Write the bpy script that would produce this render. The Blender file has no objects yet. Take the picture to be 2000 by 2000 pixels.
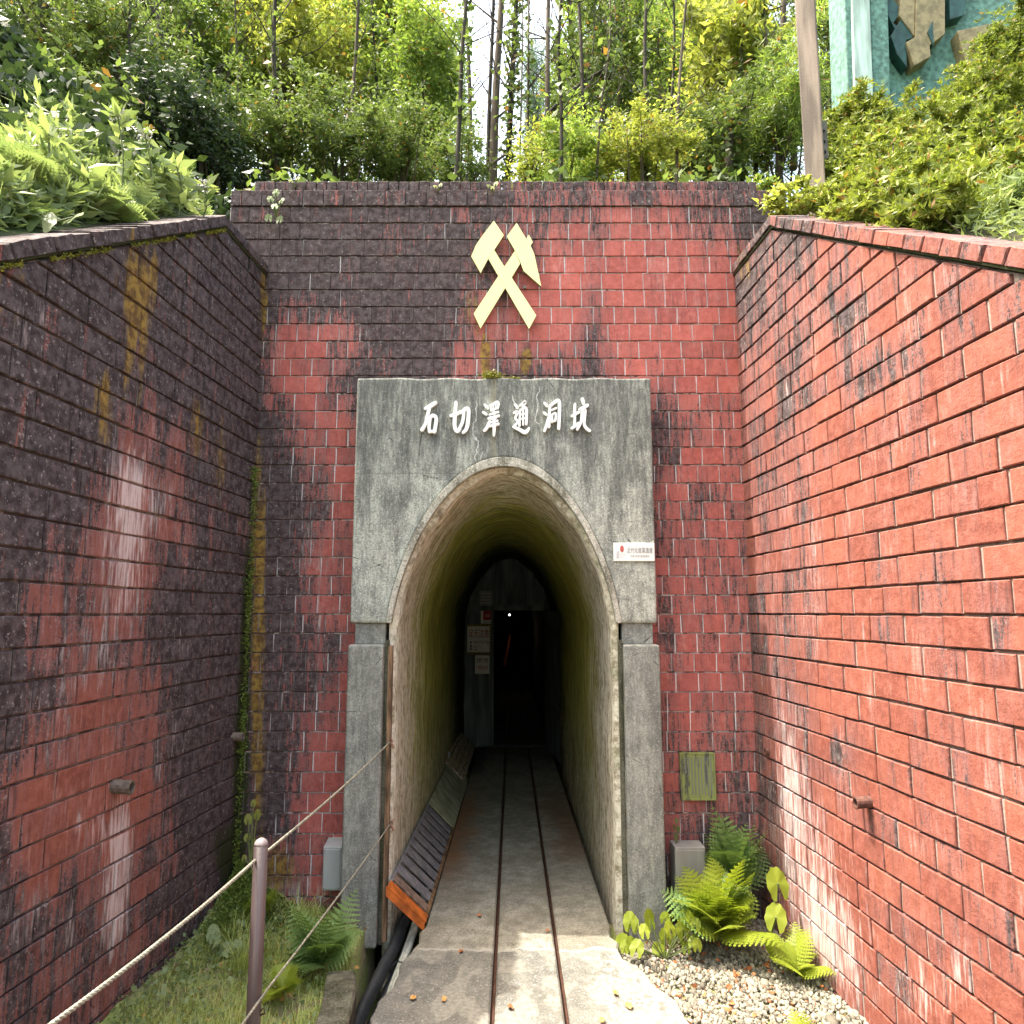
import bpy, bmesh, math, random
import numpy as np
from mathutils import Vector, Matrix

random.seed(11)
RNG = np.random.default_rng(11)
SC = bpy.context.scene
COL = SC.collection
R = math.radians

# ------------------------------------------------------------------ camera
F = 1420.0            # focal length in pixels of the 2000 px photograph
TH = R(7.9)
CAMZ = 1.5
cd = bpy.data.cameras.new('camera')
cam = bpy.data.objects.new('camera', cd)
COL.objects.link(cam)
cam.location = (0, 0, CAMZ)
cam.rotation_euler = (math.pi / 2 + TH, 0, 0)
cd.sensor_width = 36
cd.lens = 36 * F / 2000
cd.clip_start = 0.02
cd.clip_end = 2000
SC.camera = cam

# ------------------------------------------------------------------ world and sun
SUND = Vector((-1.0, 0.12, 2.4)).normalized()      # towards the sun
w = bpy.data.worlds.new("World")
SC.world = w
w.use_nodes = True
nt = w.node_tree
bg = nt.nodes['Background']
sky = nt.nodes.new('ShaderNodeTexSky')
sky.sky_type = 'NISHITA'
sky.sun_disc = False
sky.sun_elevation = math.asin(SUND.z)
sky.sun_rotation = math.atan2(SUND.x, SUND.y)
sky.air_density = 2.0
sky.dust_density = 10.0
sky.ozone_density = 1.0
nt.links.new(sky.outputs[0], bg.inputs[0])
bg.inputs[1].default_value = 0.15
sl = bpy.data.lights.new('sun', 'SUN')
sl.energy = 2.0
sl.angle = R(0.55)
sl.color = (1.0, 0.95, 0.86)
sun = bpy.data.objects.new('sun', sl)
COL.objects.link(sun)
sun.rotation_euler = SUND.to_track_quat('Z', 'Y').to_euler()
vs = SC.view_settings
vs.view_transform = 'Standard'
vs.look = 'None'
vs.gamma = 1
vs.use_curve_mapping = False
vs.exposure = 2.25
SC.cycles.max_bounces = 8
SC.cycles.diffuse_bounces = 5
SC.cycles.transparent_max_bounces = 8

# ------------------------------------------------------------------ helpers
def at(u, v, Y):
    """point at depth Y seen at photograph pixel (u, v)"""
    tx = (u - 1000) / F
    tv = (1000 - v) / F
    dy = math.cos(TH) - tv * math.sin(TH)
    dz = math.sin(TH) + tv * math.cos(TH)
    k = Y / dy
    return Vector((tx * k, Y, CAMZ + dz * k))

def proj(x, y, z):
    zc = y * math.cos(TH) + (z - CAMZ) * math.sin(TH)
    yc = -y * math.sin(TH) + (z - CAMZ) * math.cos(TH)
    if zc < 0.05: zc = 0.05
    return 1000 + F * x / zc, 1000 - F * yc / zc

def tag(o, label=None, cat=None, group=None, kind=None):
    if label: o['label'] = label
    if cat: o['category'] = cat
    if group: o['group'] = group
    if kind: o['kind'] = kind
    return o

def empty(name, loc=(0, 0, 0), label=None, cat=None, group=None):
    o = bpy.data.objects.new(name, None)
    o.empty_display_size = 0.1
    COL.objects.link(o)
    o.location = loc
    return tag(o, label, cat, group)

class MB:
    def __init__(self):
        self.v = []; self.f = []; self.a = []
    def add(self, vs, fs, attr=None):
        b = len(self.v)
        self.v += [tuple(p) for p in vs]
        self.f += [tuple(i + b for i in f) for f in fs]
        if attr is not None:
            self.a += attr
    def box(self, x0, x1, y0, y1, z0, z1):
        self.add([(x0,y0,z0),(x1,y0,z0),(x1,y1,z0),(x0,y1,z0),(x0,y0,z1),(x1,y0,z1),(x1,y1,z1),(x0,y1,z1)],
                 [(0,3,2,1),(4,5,6,7),(0,1,5,4),(1,2,6,5),(2,3,7,6),(3,0,4,7)])
    def tube(self, pts, r, n=8, cap=True, sx=1.0):
        pts = [Vector(p) for p in pts]
        rs = r if isinstance(r, (list, tuple)) else [r] * len(pts)
        b = len(self.v)
        up = Vector((0.13, 0.21, 1)).normalized()
        for i, p in enumerate(pts):
            d = (pts[min(i+1, len(pts)-1)] - pts[max(i-1, 0)])
            if d.length < 1e-9: d = Vector((0, 0, 1))
            d.normalize()
            a = d.cross(up)
            if a.length < 0.05: a = d.cross(Vector((1, 0, 0)))
            a.normalize(); c = d.cross(a)
            for k in range(n):
                t = 2 * math.pi * k / n
                q = a * math.cos(t) * rs[i] + c * math.sin(t) * rs[i]
                q.x *= sx
                self.v.append(tuple(p + q))
        for i in range(len(pts) - 1):
            for k in range(n):
                k2 = (k + 1) % n
                self.f.append((b+i*n+k, b+i*n+k2, b+(i+1)*n+k2, b+(i+1)*n+k))
        if cap:
            self.f.append(tuple(b + k for k in range(n))[::-1])
            self.f.append(tuple(b + (len(pts)-1)*n + k for k in range(n)))
    def prism(self, poly, y0, y1):
        """poly in (x,z), extruded from y0 (front) to y1 (back)"""
        n = len(poly)
        vs = [(x, y0, z) for x, z in poly] + [(x, y1, z) for x, z in poly]
        fs = [tuple(range(n)), tuple(range(2*n-1, n-1, -1))]
        for i in range(n):
            j = (i + 1) % n
            fs.append((i, i + n, j + n, j))
        self.add(vs, fs)
    def build(self, name, mat, parent=None, loc=None, smooth=False, bevel=0, fix=True, attr=None, segs=2):
        me = bpy.data.meshes.new(name)
        vv = self.v
        if loc is not None:
            L = Vector(loc)
            vv = [(a-L.x, b-L.y, c-L.z) for a, b, c in vv]
        me.from_pydata(vv, [], self.f)
        if attr and self.a:
            ca = me.color_attributes.new(attr, 'FLOAT_COLOR', 'POINT')
            ca.data.foreach_set('color', np.array(self.a, dtype=np.float32).ravel())
        if fix:
            bm = bmesh.new(); bm.from_mesh(me)
            bmesh.ops.recalc_face_normals(bm, faces=bm.faces)
            bm.to_mesh(me); bm.free()
        if smooth:
            me.polygons.foreach_set('use_smooth', [True] * len(me.polygons))
        me.materials.append(mat)
        o = bpy.data.objects.new(name, me)
        COL.objects.link(o)
        if loc is not None: o.location = loc
        if parent is not None: o.parent = parent
        if bevel:
            m = o.modifiers.new('bevel', 'BEVEL'); m.width = bevel; m.segments = segs; m.limit_method = 'ANGLE'; m.angle_limit = R(40)
        return o

# ------------------------------------------------------------------ node helper
class NG:
    def __init__(self, name):
        self.m = bpy.data.materials.new(name); self.m.use_nodes = True
        self.t = self.m.node_tree; self.t.nodes.clear()
        self.out = self.t.nodes.new('ShaderNodeOutputMaterial')
    def n(self, typ, **kw):
        nd = self.t.nodes.new('ShaderNode' + typ)
        for k, v in kw.items(): setattr(nd, k, v)
        return nd
    def set(self, sock, val):
        if val is None: return
        if isinstance(val, bpy.types.NodeSocket): self.t.links.new(val, sock)
        else:
            if isinstance(val, tuple) and len(val) == 3 and sock.type == 'RGBA': val = val + (1,)
            sock.default_value = val
    def math(self, op, a, b=None, c=None, clamp=False):
        nd = self.n('Math', operation=op, use_clamp=clamp)
        self.set(nd.inputs[0], a); self.set(nd.inputs[1], b); self.set(nd.inputs[2], c)
        return nd.outputs[0]
    def mix(self, f, a, b, mode='MIX'):
        nd = self.n('Mix', data_type='RGBA', blend_type=mode)
        self.set(nd.inputs[0], f); self.set(nd.inputs[6], a); self.set(nd.inputs[7], b)
        return nd.outputs[2]
    def pos(self):
        return self.n('NewGeometry').outputs['Position']
    def scale(self, vec, s):
        nd = self.n('VectorMath', operation='MULTIPLY')
        self.set(nd.inputs[0], vec); nd.inputs[1].default_value = s
        return nd.outputs[0]
    def noise(self, vec, sc, det=3, rough=0.55, dist=0):
        nd = self.n('TexNoise')
        self.set(nd.inputs['Vector'], vec); nd.inputs['Scale'].default_value = sc
        nd.inputs['Detail'].default_value = det; nd.inputs['Roughness'].default_value = rough
        nd.inputs['Distortion'].default_value = dist
        return nd.outputs[0]
    def vor(self, vec, sc, feat='F1', out=0):
        nd = self.n('TexVoronoi', feature=feat)
        self.set(nd.inputs['Vector'], vec); nd.inputs['Scale'].default_value = sc
        return nd.outputs[out]
    def ss(self, v, lo, hi, a=0.0, b=1.0):
        nd = self.n('MapRange', interpolation_type='SMOOTHSTEP')
        self.set(nd.inputs[0], v)
        nd.inputs[1].default_value = lo; nd.inputs[2].default_value = hi
        nd.inputs[3].default_value = a; nd.inputs[4].default_value = b
        return nd.outputs[0]
    def sep(self, v):
        nd = self.n('SeparateXYZ'); self.set(nd.inputs[0], v); return nd.outputs
    def attr(self, name):
        return self.n('Attribute', attribute_name=name)
    def bsdf(self, col, rough=0.8, bump=None, bstr=0.3, bdist=0.01, metal=0, spec=0.35, emis=None, estr=0):
        p = self.n('BsdfPrincipled')
        self.set(p.inputs['Base Color'], col); self.set(p.inputs['Roughness'], rough)
        p.inputs['Metallic'].default_value = metal
        p.inputs['Specular IOR Level'].default_value = spec
        if bump is not None:
            b = self.n('Bump'); b.inputs['Strength'].default_value = bstr; b.inputs['Distance'].default_value = bdist
            self.set(b.inputs['Height'], bump); self.t.links.new(b.outputs[0], p.inputs['Normal'])
        if emis is not None:
            self.set(p.inputs['Emission Color'], emis); p.inputs['Emission Strength'].default_value = estr
        self.t.links.new(p.outputs[0], self.out.inputs[0])
        return self.m

def simple(name, col, rough=0.6, var=0.25, sc=12, metal=0, spec=0.4, bstr=0.15, streak=False):
    g = NG(name); P = g.pos()
    if streak: P = g.scale(P, (1, 1, 0.12))
    n = g.noise(P, sc, 4)
    dark = tuple(c * (1 - var) for c in col); lite = tuple(min(1, c * (1 + var)) for c in col)
    c = g.mix(g.ss(n, 0.3, 0.7), dark, lite)
    return g.bsdf(c, rough, g.noise(g.pos(), sc * 6, 3), bstr, 0.003, metal, spec)

def brick_mat(name, redA, redB, streak_xy):
    g = NG(name); P = g.pos()
    st = g.attr('stain'); s = g.sep(st.outputs['Color'])
    tone = g.attr('tone').outputs['Fac']
    SP = g.scale(P, streak_xy)
    n1 = g.noise(SP, 1.0, 5, 0.62)
    SP2 = g.scale(P, tuple(c * 3.1 for c in streak_xy))
    n2 = g.noise(SP2, 1.0, 3, 0.6)
    fine = g.noise(P, 110, 4, 0.7)
    med = g.noise(P, 26, 4, 0.65)
    base = g.mix(tone, redA, redB)
    base = g.mix(g.ss(med, 0.35, 0.7, 0, 0.45), base, tuple(min(1, c * 1.35 + 0.03) for c in redA))
    pits = g.ss(g.noise(P, 75, 2, 0.5), 0.60, 0.72)
    base = g.mix(g.math('MULTIPLY', pits, 0.45), base, (0.13, 0.045, 0.035))
    # dirt film, then soot streaks
    big = g.noise(g.scale(P, (9, 9, 1.3)), 1.0, 5, 0.65)
    mauve = g.mix(g.ss(n2, 0.35, 0.65), (0.13, 0.062, 0.062), (0.26, 0.135, 0.13))
    sb = g.math('ADD', s[0], g.math('MULTIPLY', g.math('SUBTRACT', big, 0.5), 1.1))
    film = g.math('MULTIPLY', g.ss(sb, 0.10, 0.70), g.ss(n2, 0.30, 0.60, 0.35, 1.0))
    c = g.mix(g.math('MULTIPLY', film, 0.9), base, mauve)
    k = g.math('ADD', sb, g.math('MULTIPLY', g.math('SUBTRACT', n1, 0.5), 1.7))
    k = g.math('ADD', k, g.math('MULTIPLY', g.math('SUBTRACT', n2, 0.5), 1.1))
    k = g.math('ADD', k, g.math('MULTIPLY', g.math('SUBTRACT', fine, 0.5), 1.1))
    thin = g.math('MULTIPLY', g.ss(g.noise(g.scale(P, tuple(q * 1.7 for q in streak_xy)), 1.0, 5, 0.7), 0.54, 0.66), g.ss(g.math('ADD', s[0], g.math('MULTIPLY', g.math('SUBTRACT', big, .5), 1.4)), 0.02, 0.4))
    c = g.mix(g.math('MULTIPLY', thin, 0.62), c, (0.06, 0.035, 0.036))
    pale = g.math('MULTIPLY', g.ss(g.noise(g.scale(P, (5, 5, 2.2)), 1.0, 5, 0.7), 0.52, 0.66), g.ss(n2, 0.42, 0.6))
    c = g.mix(g.math('MULTIPLY', pale, 0.30), c, (0.62, 0.36, 0.33))
    sm = g.ss(k, 0.54, 0.76)
    soot = g.mix(g.ss(med, 0.35, 0.68), (0.020, 0.018, 0.020), (0.095, 0.082, 0.086))
    c = g.mix(g.math('MULTIPLY', sm, 0.92), c, soot)
    # lime bloom, ochre, moss
    wv = g.math('ADD', g.math('MULTIPLY', s[1], .8), g.math('ADD', g.math('MULTIPLY', g.math('SUBTRACT', n2, 0.58), 1.5), g.math('MULTIPLY', g.math('SUBTRACT', n1, 0.55), 1.2)))
    wm = g.math('MULTIPLY', g.ss(wv, 0.10, 0.80), g.ss(s[1], 0.02, 0.15))
    c = g.mix(g.math('MULTIPLY', wm, 0.85), c, (0.62, 0.50, 0.48))
    lich = g.math('MULTIPLY', g.ss(g.noise(P, 60, 3, 0.7), 0.60, 0.66), g.ss(s[0], 0.3, 0.8))
    c = g.mix(g.math('MULTIPLY', lich, 0.6), c, (0.34, 0.30, 0.29))
    ov = g.math('ADD', s[2], g.math('ADD', g.math('MULTIPLY', g.math('SUBTRACT', n1, 0.5), 1.6), g.math('MULTIPLY', g.math('SUBTRACT', big, 0.52), 1.6)))
    ov = g.math('MULTIPLY', ov, g.ss(s[2], 0.02, 0.25))
    c = g.mix(g.math('MULTIPLY', g.ss(ov, 0.22, 0.65), 0.85), c, g.mix(g.ss(med, .4, .6), (0.13, 0.07, 0.02), (0.30, 0.19, 0.03)))
    al = st.outputs['Alpha']
    mv = g.math('ADD', al, g.math('MULTIPLY', g.math('SUBTRACT', med, 0.5), 1.6))
    c = g.mix(g.ss(mv, 0.4, 0.8), c, (0.028, 0.034, 0.012))
    h = g.math('ADD', g.math('MULTIPLY', fine, 0.6), med)
    return g.bsdf(c, 0.78, h, 0.75, 0.005, 0, 0.25)

def mortar_mat(name, light, dark, streak_xy):
    g = NG(name); P = g.pos()
    st = g.attr('stain'); s = g.sep(st.outputs['Color'])
    n1 = g.noise(g.scale(P, streak_xy), 1.0, 4)
    f = g.noise(P, 90, 3)
    k = g.math('ADD', g.math('MULTIPLY', s[0], 0.6), g.math('MULTIPLY', g.math('SUBTRACT', n1, 0.5), 1.6))
    c = g.mix(g.ss(k, 0.30, 0.62), light, dark)
    c = g.mix(g.math('MULTIPLY', g.ss(s[2], 0.3, 0.9), 0.7), c, (0.2, 0.12, 0.03))
    c = g.mix(g.ss(st.outputs['Alpha'], 0.35, 0.7), c, (0.03, 0.04, 0.012))
    c = g.mix(g.ss(f, 0.35, 0.7, 0, 0.3), c, dark)
    return g.bsdf(c, 0.9, f, 0.5, 0.004, 0, 0.2)

def concrete_mat(name, a, b, streak=True, dirt=(0.07, 0.068, 0.06), dk=0.5, green=0.0, topdirt=False):
    g = NG(name); P = g.pos()
    SP = g.scale(P, (60, 60, 10))
    n1 = g.noise(SP, 1.0, 6, 0.75)
    n0 = g.noise(g.scale(P, (11, 11, 2.2)), 1.0, 5, 0.65)
    sp = g.noise(P, 150, 4, 0.8)
    med = g.noise(P, 13, 6, 0.7)
    mm = g.math('ADD', g.math('MULTIPLY', n1, 0.55 if streak else 0.1), g.math('MULTIPLY', med, 0.45 if streak else 0.9))
    c = g.mix(g.ss(mm, 0.38, 0.64), a, b)
    c = g.mix(g.ss(n0, 0.44, 0.62, 0, dk), c, dirt)
    c = g.mix(g.ss(sp, 0.50, 0.62, 0, 0.75), c, dirt)
    c = g.mix(g.ss(g.noise(P, 110, 3, 0.75), 0.56, 0.64, 0, 0.5), c, tuple(min(1, x * 1.5) for x in b))
    vor = g.vor(g.scale(g.pos(), (1, 1, 1)), 2.3, 'DISTANCE_TO_EDGE')
    c = g.mix(g.math('MULTIPLY', g.ss(vor, 0.0, 0.006, 1, 0), g.ss(med, 0.5, 0.6)), c, tuple(x * .4 for x in dirt))
    if topdirt:
        zz = g.sep(P)[2]
        q = g.math('ADD', zz, g.math('MULTIPLY', g.math('SUBTRACT', n0, 0.5), 1.5))
        q2 = g.ss(q, 1.75, 2.55)
        c = g.mix(g.math('MULTIPLY', q2, g.ss(n1, 0.36, 0.66, 0.75, 0.42)), c, (0.075, 0.08, 0.078))
        c = g.mix(g.math('MULTIPLY', g.ss(g.math('ABSOLUTE', g.math('SUBTRACT', g.sep(P)[0], -0.10)), 0.0, 0.03, 1, 0), g.ss(n1, 0.4, 0.6, 0.2, 0.7)), c, (0.22, 0.19, 0.11))
    if topdirt:
        X, Y_, Z_ = g.sep(P)
        for x0, za, zb in ((.015, 2.50, 2.66), (-.20, 2.30, 2.62), (.135, 2.52, 2.70), (-.17, 2.20, 2.34)):
            wx = g.math('ADD', X, g.math('MULTIPLY', g.math('SUBTRACT', g.noise(P, 14, 3), .5), .08))
            ln = g.math('MULTIPLY', g.ss(g.math('ABSOLUTE', g.math('SUBTRACT', wx, x0)), 0, .004, 1, 0), g.math('MULTIPLY', g.ss(Z_, za - .03, za), g.ss(Z_, zb, zb + .03, 1, 0)))
            c = g.mix(g.math('MULTIPLY', ln, .8), c, (.7, .7, .66))
        seam = g.ss(g.math('ABSOLUTE', g.math('SUBTRACT', Z_, 2.24)), 0, .004, 1, 0)
        c = g.mix(g.math('MULTIPLY', g.math('MULTIPLY', seam, g.ss(X, -.25, -.30)), .5), c, (.1, .1, .09))
    if green:
        c = g.mix(g.ss(med, 0.5, 0.75, 0, green), c, (0.06, 0.07, 0.02))
    h = g.math('ADD', sp, g.math('MULTIPLY', med, 0.8))
    return g.bsdf(c, 0.88, h, 0.55, 0.005, 0, 0.25)

def leaf_mat(name, a, b, dry=(0.25, 0.14, 0.04), trans=0.45, drym=0.03):
    g = NG(name)
    v = g.attr('leafvar').outputs['Fac']
    ns = g.noise(g.pos(), 1.3, 3)
    t = g.math('ADD', g.math('MULTIPLY', v, 0.65), g.math('MULTIPLY', g.ss(ns, 0.35, 0.65), 0.35))
    c = g.mix(t, a, b)
    c = g.mix(g.ss(v, 1 - drym, 1 - drym + 0.005), c, dry)
    p = g.n('BsdfPrincipled'); g.set(p.inputs['Base Color'], c)
    p.inputs['Roughness'].default_value = 0.5; p.inputs['Specular IOR Level'].default_value = 0.35
    tr = g.n('BsdfTranslucent'); tc = g.mix(0.6, c, (0.9, 1.0, 0.25), 'MULTIPLY')
    g.set(tr.inputs[0], g.mix(1.0, c, (1.25, 1.3, 0.75), 'MULTIPLY'))
    mx = g.n('MixShader'); mx.inputs[0].default_value = trans
    g.t.links.new(p.outputs[0], mx.inputs[1]); g.t.links.new(tr.outputs[0], mx.inputs[2])
    g.t.links.new(mx.outputs[0], g.out.inputs[0])
    return g.m

M = {}
M['brick_front'] = brick_mat('front_brick', (0.45, 0.118, 0.095), (0.32, 0.078, 0.066), (46, 46, 4.6))  # brick red lightened to offset the shade on the front wall
M['brick_wing'] = brick_mat('wing_brick', (0.265, 0.085, 0.057), (0.185, 0.054, 0.038), (24, 24, 2.8))  # same brick, darkened to offset the sun on the right wing
M['mortar_light'] = mortar_mat('mortar_light', (0.72, 0.68, 0.68), (0.13, 0.10, 0.10), (30, 30, 3))
M['mortar_wing'] = mortar_mat('mortar_wing', (0.30, 0.25, 0.22), (0.08, 0.065, 0.062), (14, 14, 2))
M['portal'] = concrete_mat('portal_concrete', (0.27, 0.285, 0.255), (0.58, 0.61, 0.53), True, (0.10, 0.105, 0.098), 0.5, 0.0, True)
M['pillar'] = concrete_mat('pillar_concrete', (0.17, 0.18, 0.165), (0.37, 0.39, 0.345), True, (0.12, 0.12, 0.115), 0.5)
M['kerb'] = concrete_mat('kerb_concrete', (0.08, 0.075, 0.055), (0.18, 0.17, 0.13), False, (0.03, 0.035, 0.015), 0.8, 0.6)
M['band'] = concrete_mat('band_concrete', (0.34, 0.33, 0.27), (0.68, 0.67, 0.59), False, (0.085, 0.08, 0.055), 0.7, 0.5)
M['gold'] = simple('pale_yellow_paint', (0.92, 0.88, 0.42), 0.45, 0.05, 4, bstr=0.05)
M['gold_edge'] = simple('emblem_edge', (0.25, 0.19, 0.08), 0.6, 0.3)
M['white_letter'] = simple('white_letter_paint', (0.88, 0.89, 0.85), 0.5, 0.04, 20, bstr=0.1)
M['white_plate'] = simple('white_plate', (0.80, 0.82, 0.80), 0.35, 0.04, 8, bstr=0.03)
M['paper'] = simple('sign_white', (0.88, 0.88, 0.82), 0.5, 0.08, 8, bstr=0.03)
M['grey_paper'] = simple('sign_grey', (0.30, 0.31, 0.30), 0.5, 0.2, 30)
M['ink_grey'] = simple('grey_ink', (0.16, 0.18, 0.18), 0.6, 0.1)
M['ink_black'] = simple('black_ink', (0.02, 0.02, 0.022), 0.6, 0.1)
M['ink_red'] = simple('red_ink', (0.42, 0.03, 0.04), 0.6, 0.1)
M['ink_rose'] = simple('rose_ink', (0.50, 0.12, 0.10), 0.6, 0.15)
M['ink_yellow'] = simple('yellow_ink', (0.55, 0.40, 0.12), 0.6, 0.1)
M['pale_grey'] = simple('pale_grey_ink', (0.55, 0.55, 0.57), 0.6, 0.05)
M['dark_wood'] = simple('dark_wood', (0.16, 0.185, 0.19), 0.8, 0.45, 14, streak=True, bstr=0.4)
M['box_metal'] = simple('box_metal', (0.42, 0.44, 0.44), 0.5, 0.12, 9, metal=0.2, streak=True)
M['box_dull'] = simple('box_dull', (0.27, 0.265, 0.25), 0.55, 0.2, 9, metal=0.2, streak=True)
M['rail'] = simple('rusty_rail', (0.075, 0.035, 0.022), 0.6, 0.4, 40, metal=0.3)
M['post'] = simple('brown_post_paint', (0.060, 0.042, 0.040), 0.4, 0.2, 18, streak=True)
M['post_top'] = simple('worn_cap', (0.22, 0.18, 0.18), 0.5, 0.25, 60)
M['rope'] = simple('pale_rope', (0.23, 0.22, 0.17), 0.9, 0.3, 70)
M['slat'] = simple('grating_slat', (0.20, 0.19, 0.20), 0.7, 0.3, 25, bstr=0.4)
M['orange'] = simple('orange_steel', (0.46, 0.12, 0.02), 0.6, 0.35, 18, bstr=0.3)
M['plate_green'] = simple('ply_plate', (0.30, 0.31, 0.20), 0.85, 0.35, 10, bstr=0.4)
M['timber'] = simple('weathered_timber', (0.50, 0.42, 0.30), 0.85, 0.5, 30, bstr=0.4)
M['conduit'] = simple('black_conduit', (0.030, 0.033, 0.036), 0.5, 0.3, 40)
M['duct'] = simple('pale_duct', (0.42, 0.43, 0.36), 0.5, 0.2, 30)
M['pipe_grey'] = simple('grey_pvc', (0.28, 0.29, 0.29), 0.5, 0.2, 30)
M['rust_pipe'] = simple('rusty_pipe', (0.09, 0.04, 0.03), 0.8, 0.4, 50)
M['clay_pipe'] = simple('clay_pipe', (0.13, 0.10, 0.08), 0.8, 0.3, 50)
M['bark'] = simple('bark', (0.085, 0.068, 0.050), 0.95, 0.5, 9, streak=True, bstr=0.6)
M['bark_dark'] = simple('dark_bark', (0.035, 0.030, 0.022), 0.95, 0.5, 9, streak=True, bstr=0.6)
M['stem'] = simple('green_stem', (0.10, 0.13, 0.04), 0.8, 0.3)
M['pole'] = simple('weathered_pole', (0.17, 0.14, 0.115), 0.9, 0.4, 16, streak=True, bstr=0.5)
M['strut'] = simple('grey_strut', (0.16, 0.15, 0.13), 0.8, 0.4, 20)
M['black'] = simple('dark_void', (0.004, 0.004, 0.004), 1.0, 0.1)
M['teal_pale'] = simple('pale_teal_paint', (0.42, 0.57, 0.51), 0.6, 0.45, 14, streak=True)
M['teal'] = simple('teal_paint', (0.12, 0.25, 0.21), 0.8, 0.4, 26, bstr=0.9)
M['teal_dark'] = simple('dark_teal_paint', (0.02, 0.075, 0.07), 0.6, 0.35, 14)
M['tan'] = simple('tan_relief', (0.26, 0.22, 0.12), 0.7, 0.3, 20)
M['dead_leaf'] = simple('dead_leaf', (0.34, 0.13, 0.045), 0.8, 0.4, 40)
M['dead_leaf2'] = simple('dead_leaf_yellow', (0.50, 0.27, 0.08), 0.8, 0.3, 40)
M['pink'] = simple('faded_flower', (0.5, 0.22, 0.2), 0.8, 0.3, 40)
M['petal'] = simple('pale_flower', (0.7, 0.66, 0.72), 0.8, 0.1, 40)
M['lf_bright'] = leaf_mat('leaf_bright', (0.09, 0.15, 0.035), (0.31, 0.40, 0.10), trans=0.5)
M['lf_yellow'] = leaf_mat('leaf_yellow', (0.15, 0.19, 0.035), (0.42, 0.44, 0.12), trans=0.5, drym=0.03)
M['lf_mid'] = leaf_mat('leaf_mid', (0.045, 0.08, 0.025), (0.19, 0.25, 0.08), trans=0.4)
M['lf_dark'] = leaf_mat('leaf_dark', (0.022, 0.042, 0.020), (0.055, 0.085, 0.035), trans=0.25, drym=0.004)
M['lf_blue'] = leaf_mat('leaf_conifer', (0.07, 0.13, 0.09), (0.13, 0.21, 0.14), trans=0.3, drym=0.0)
M['lf_azalea'] = leaf_mat('leaf_azalea', (0.07, 0.115, 0.02), (0.32, 0.36, 0.07), trans=0.35, drym=0.04)
M['lf_fern'] = leaf_mat('leaf_fern', (0.13, 0.22, 0.06), (0.26, 0.38, 0.13), trans=0.4, drym=0.0)
M['lf_fern_y'] = leaf_mat('leaf_fern_yellow', (0.17, 0.24, 0.02), (0.33, 0.37, 0.04), trans=0.4, drym=0.0)
M['lf_grass'] = leaf_mat('leaf_grass', (0.28, 0.36, 0.08), (0.55, 0.58, 0.24), trans=0.4, drym=0.08)
M['lf_pale'] = leaf_mat('leaf_pale', (0.15, 0.21, 0.085), (0.30, 0.36, 0.17), trans=0.4, drym=0.0)
M['lf_moss'] = leaf_mat('moss', (0.10, 0.11, 0.01), (0.25, 0.25, 0.03), trans=0.1, drym=0.0)
M['lf_moss_g'] = leaf_mat('moss_green', (0.07, 0.12, 0.015), (0.17, 0.23, 0.04), trans=0.1, drym=0.0)

def soil_mat():
    g = NG('forest_soil'); P = g.pos()
    n = g.noise(P, 3, 5, 0.7); f = g.noise(P, 40, 4, 0.7)
    c = g.mix(g.ss(n, 0.35, 0.65), (0.035, 0.032, 0.016), (0.05, 0.075, 0.02))
    c = g.mix(g.ss(f, 0.55, 0.7, 0, 0.6), c, (0.12, 0.09, 0.045))
    return g.bsdf(c, 0.95, f, 0.8, 0.02)
M['soil'] = soil_mat()

def bank_mat():
    g = NG('mossy_bank'); P = g.pos()
    n = g.noise(P, 7, 5, 0.7); f = g.noise(P, 60, 4, 0.7); m = g.noise(P, 18, 4, 0.7)
    c = g.mix(g.ss(n, 0.4, 0.6), (0.28, 0.23, 0.14), (0.27, 0.33, 0.09))
    c = g.mix(g.ss(m, 0.5, 0.7, 0, 0.8), c, (0.33, 0.34, 0.15))
    c = g.mix(g.ss(f, 0.5, 0.7, 0, 0.7), c, (0.05, 0.045, 0.025))
    return g.bsdf(c, 0.95, g.math('ADD', f, m), 0.9, 0.02)
M['bank'] = bank_mat()

def gravel_mat():
    g = NG('gravel_stone')
    v = g.attr('leafvar').outputs['Fac']
    f = g.noise(g.pos(), 80, 3)
    c = g.mix(v, (0.12, 0.11, 0.085), (0.38, 0.355, 0.28))
    c = g.mix(g.ss(v, 0.955, 0.96), c, (0.30, 0.12, 0.06))
    c = g.mix(g.ss(f, 0.5, 0.75, 0, 0.4), c, (0.14, 0.12, 0.09))
    return g.bsdf(c, 0.85, f, 0.3, 0.003)
M['gravel'] = gravel_mat()

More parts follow.
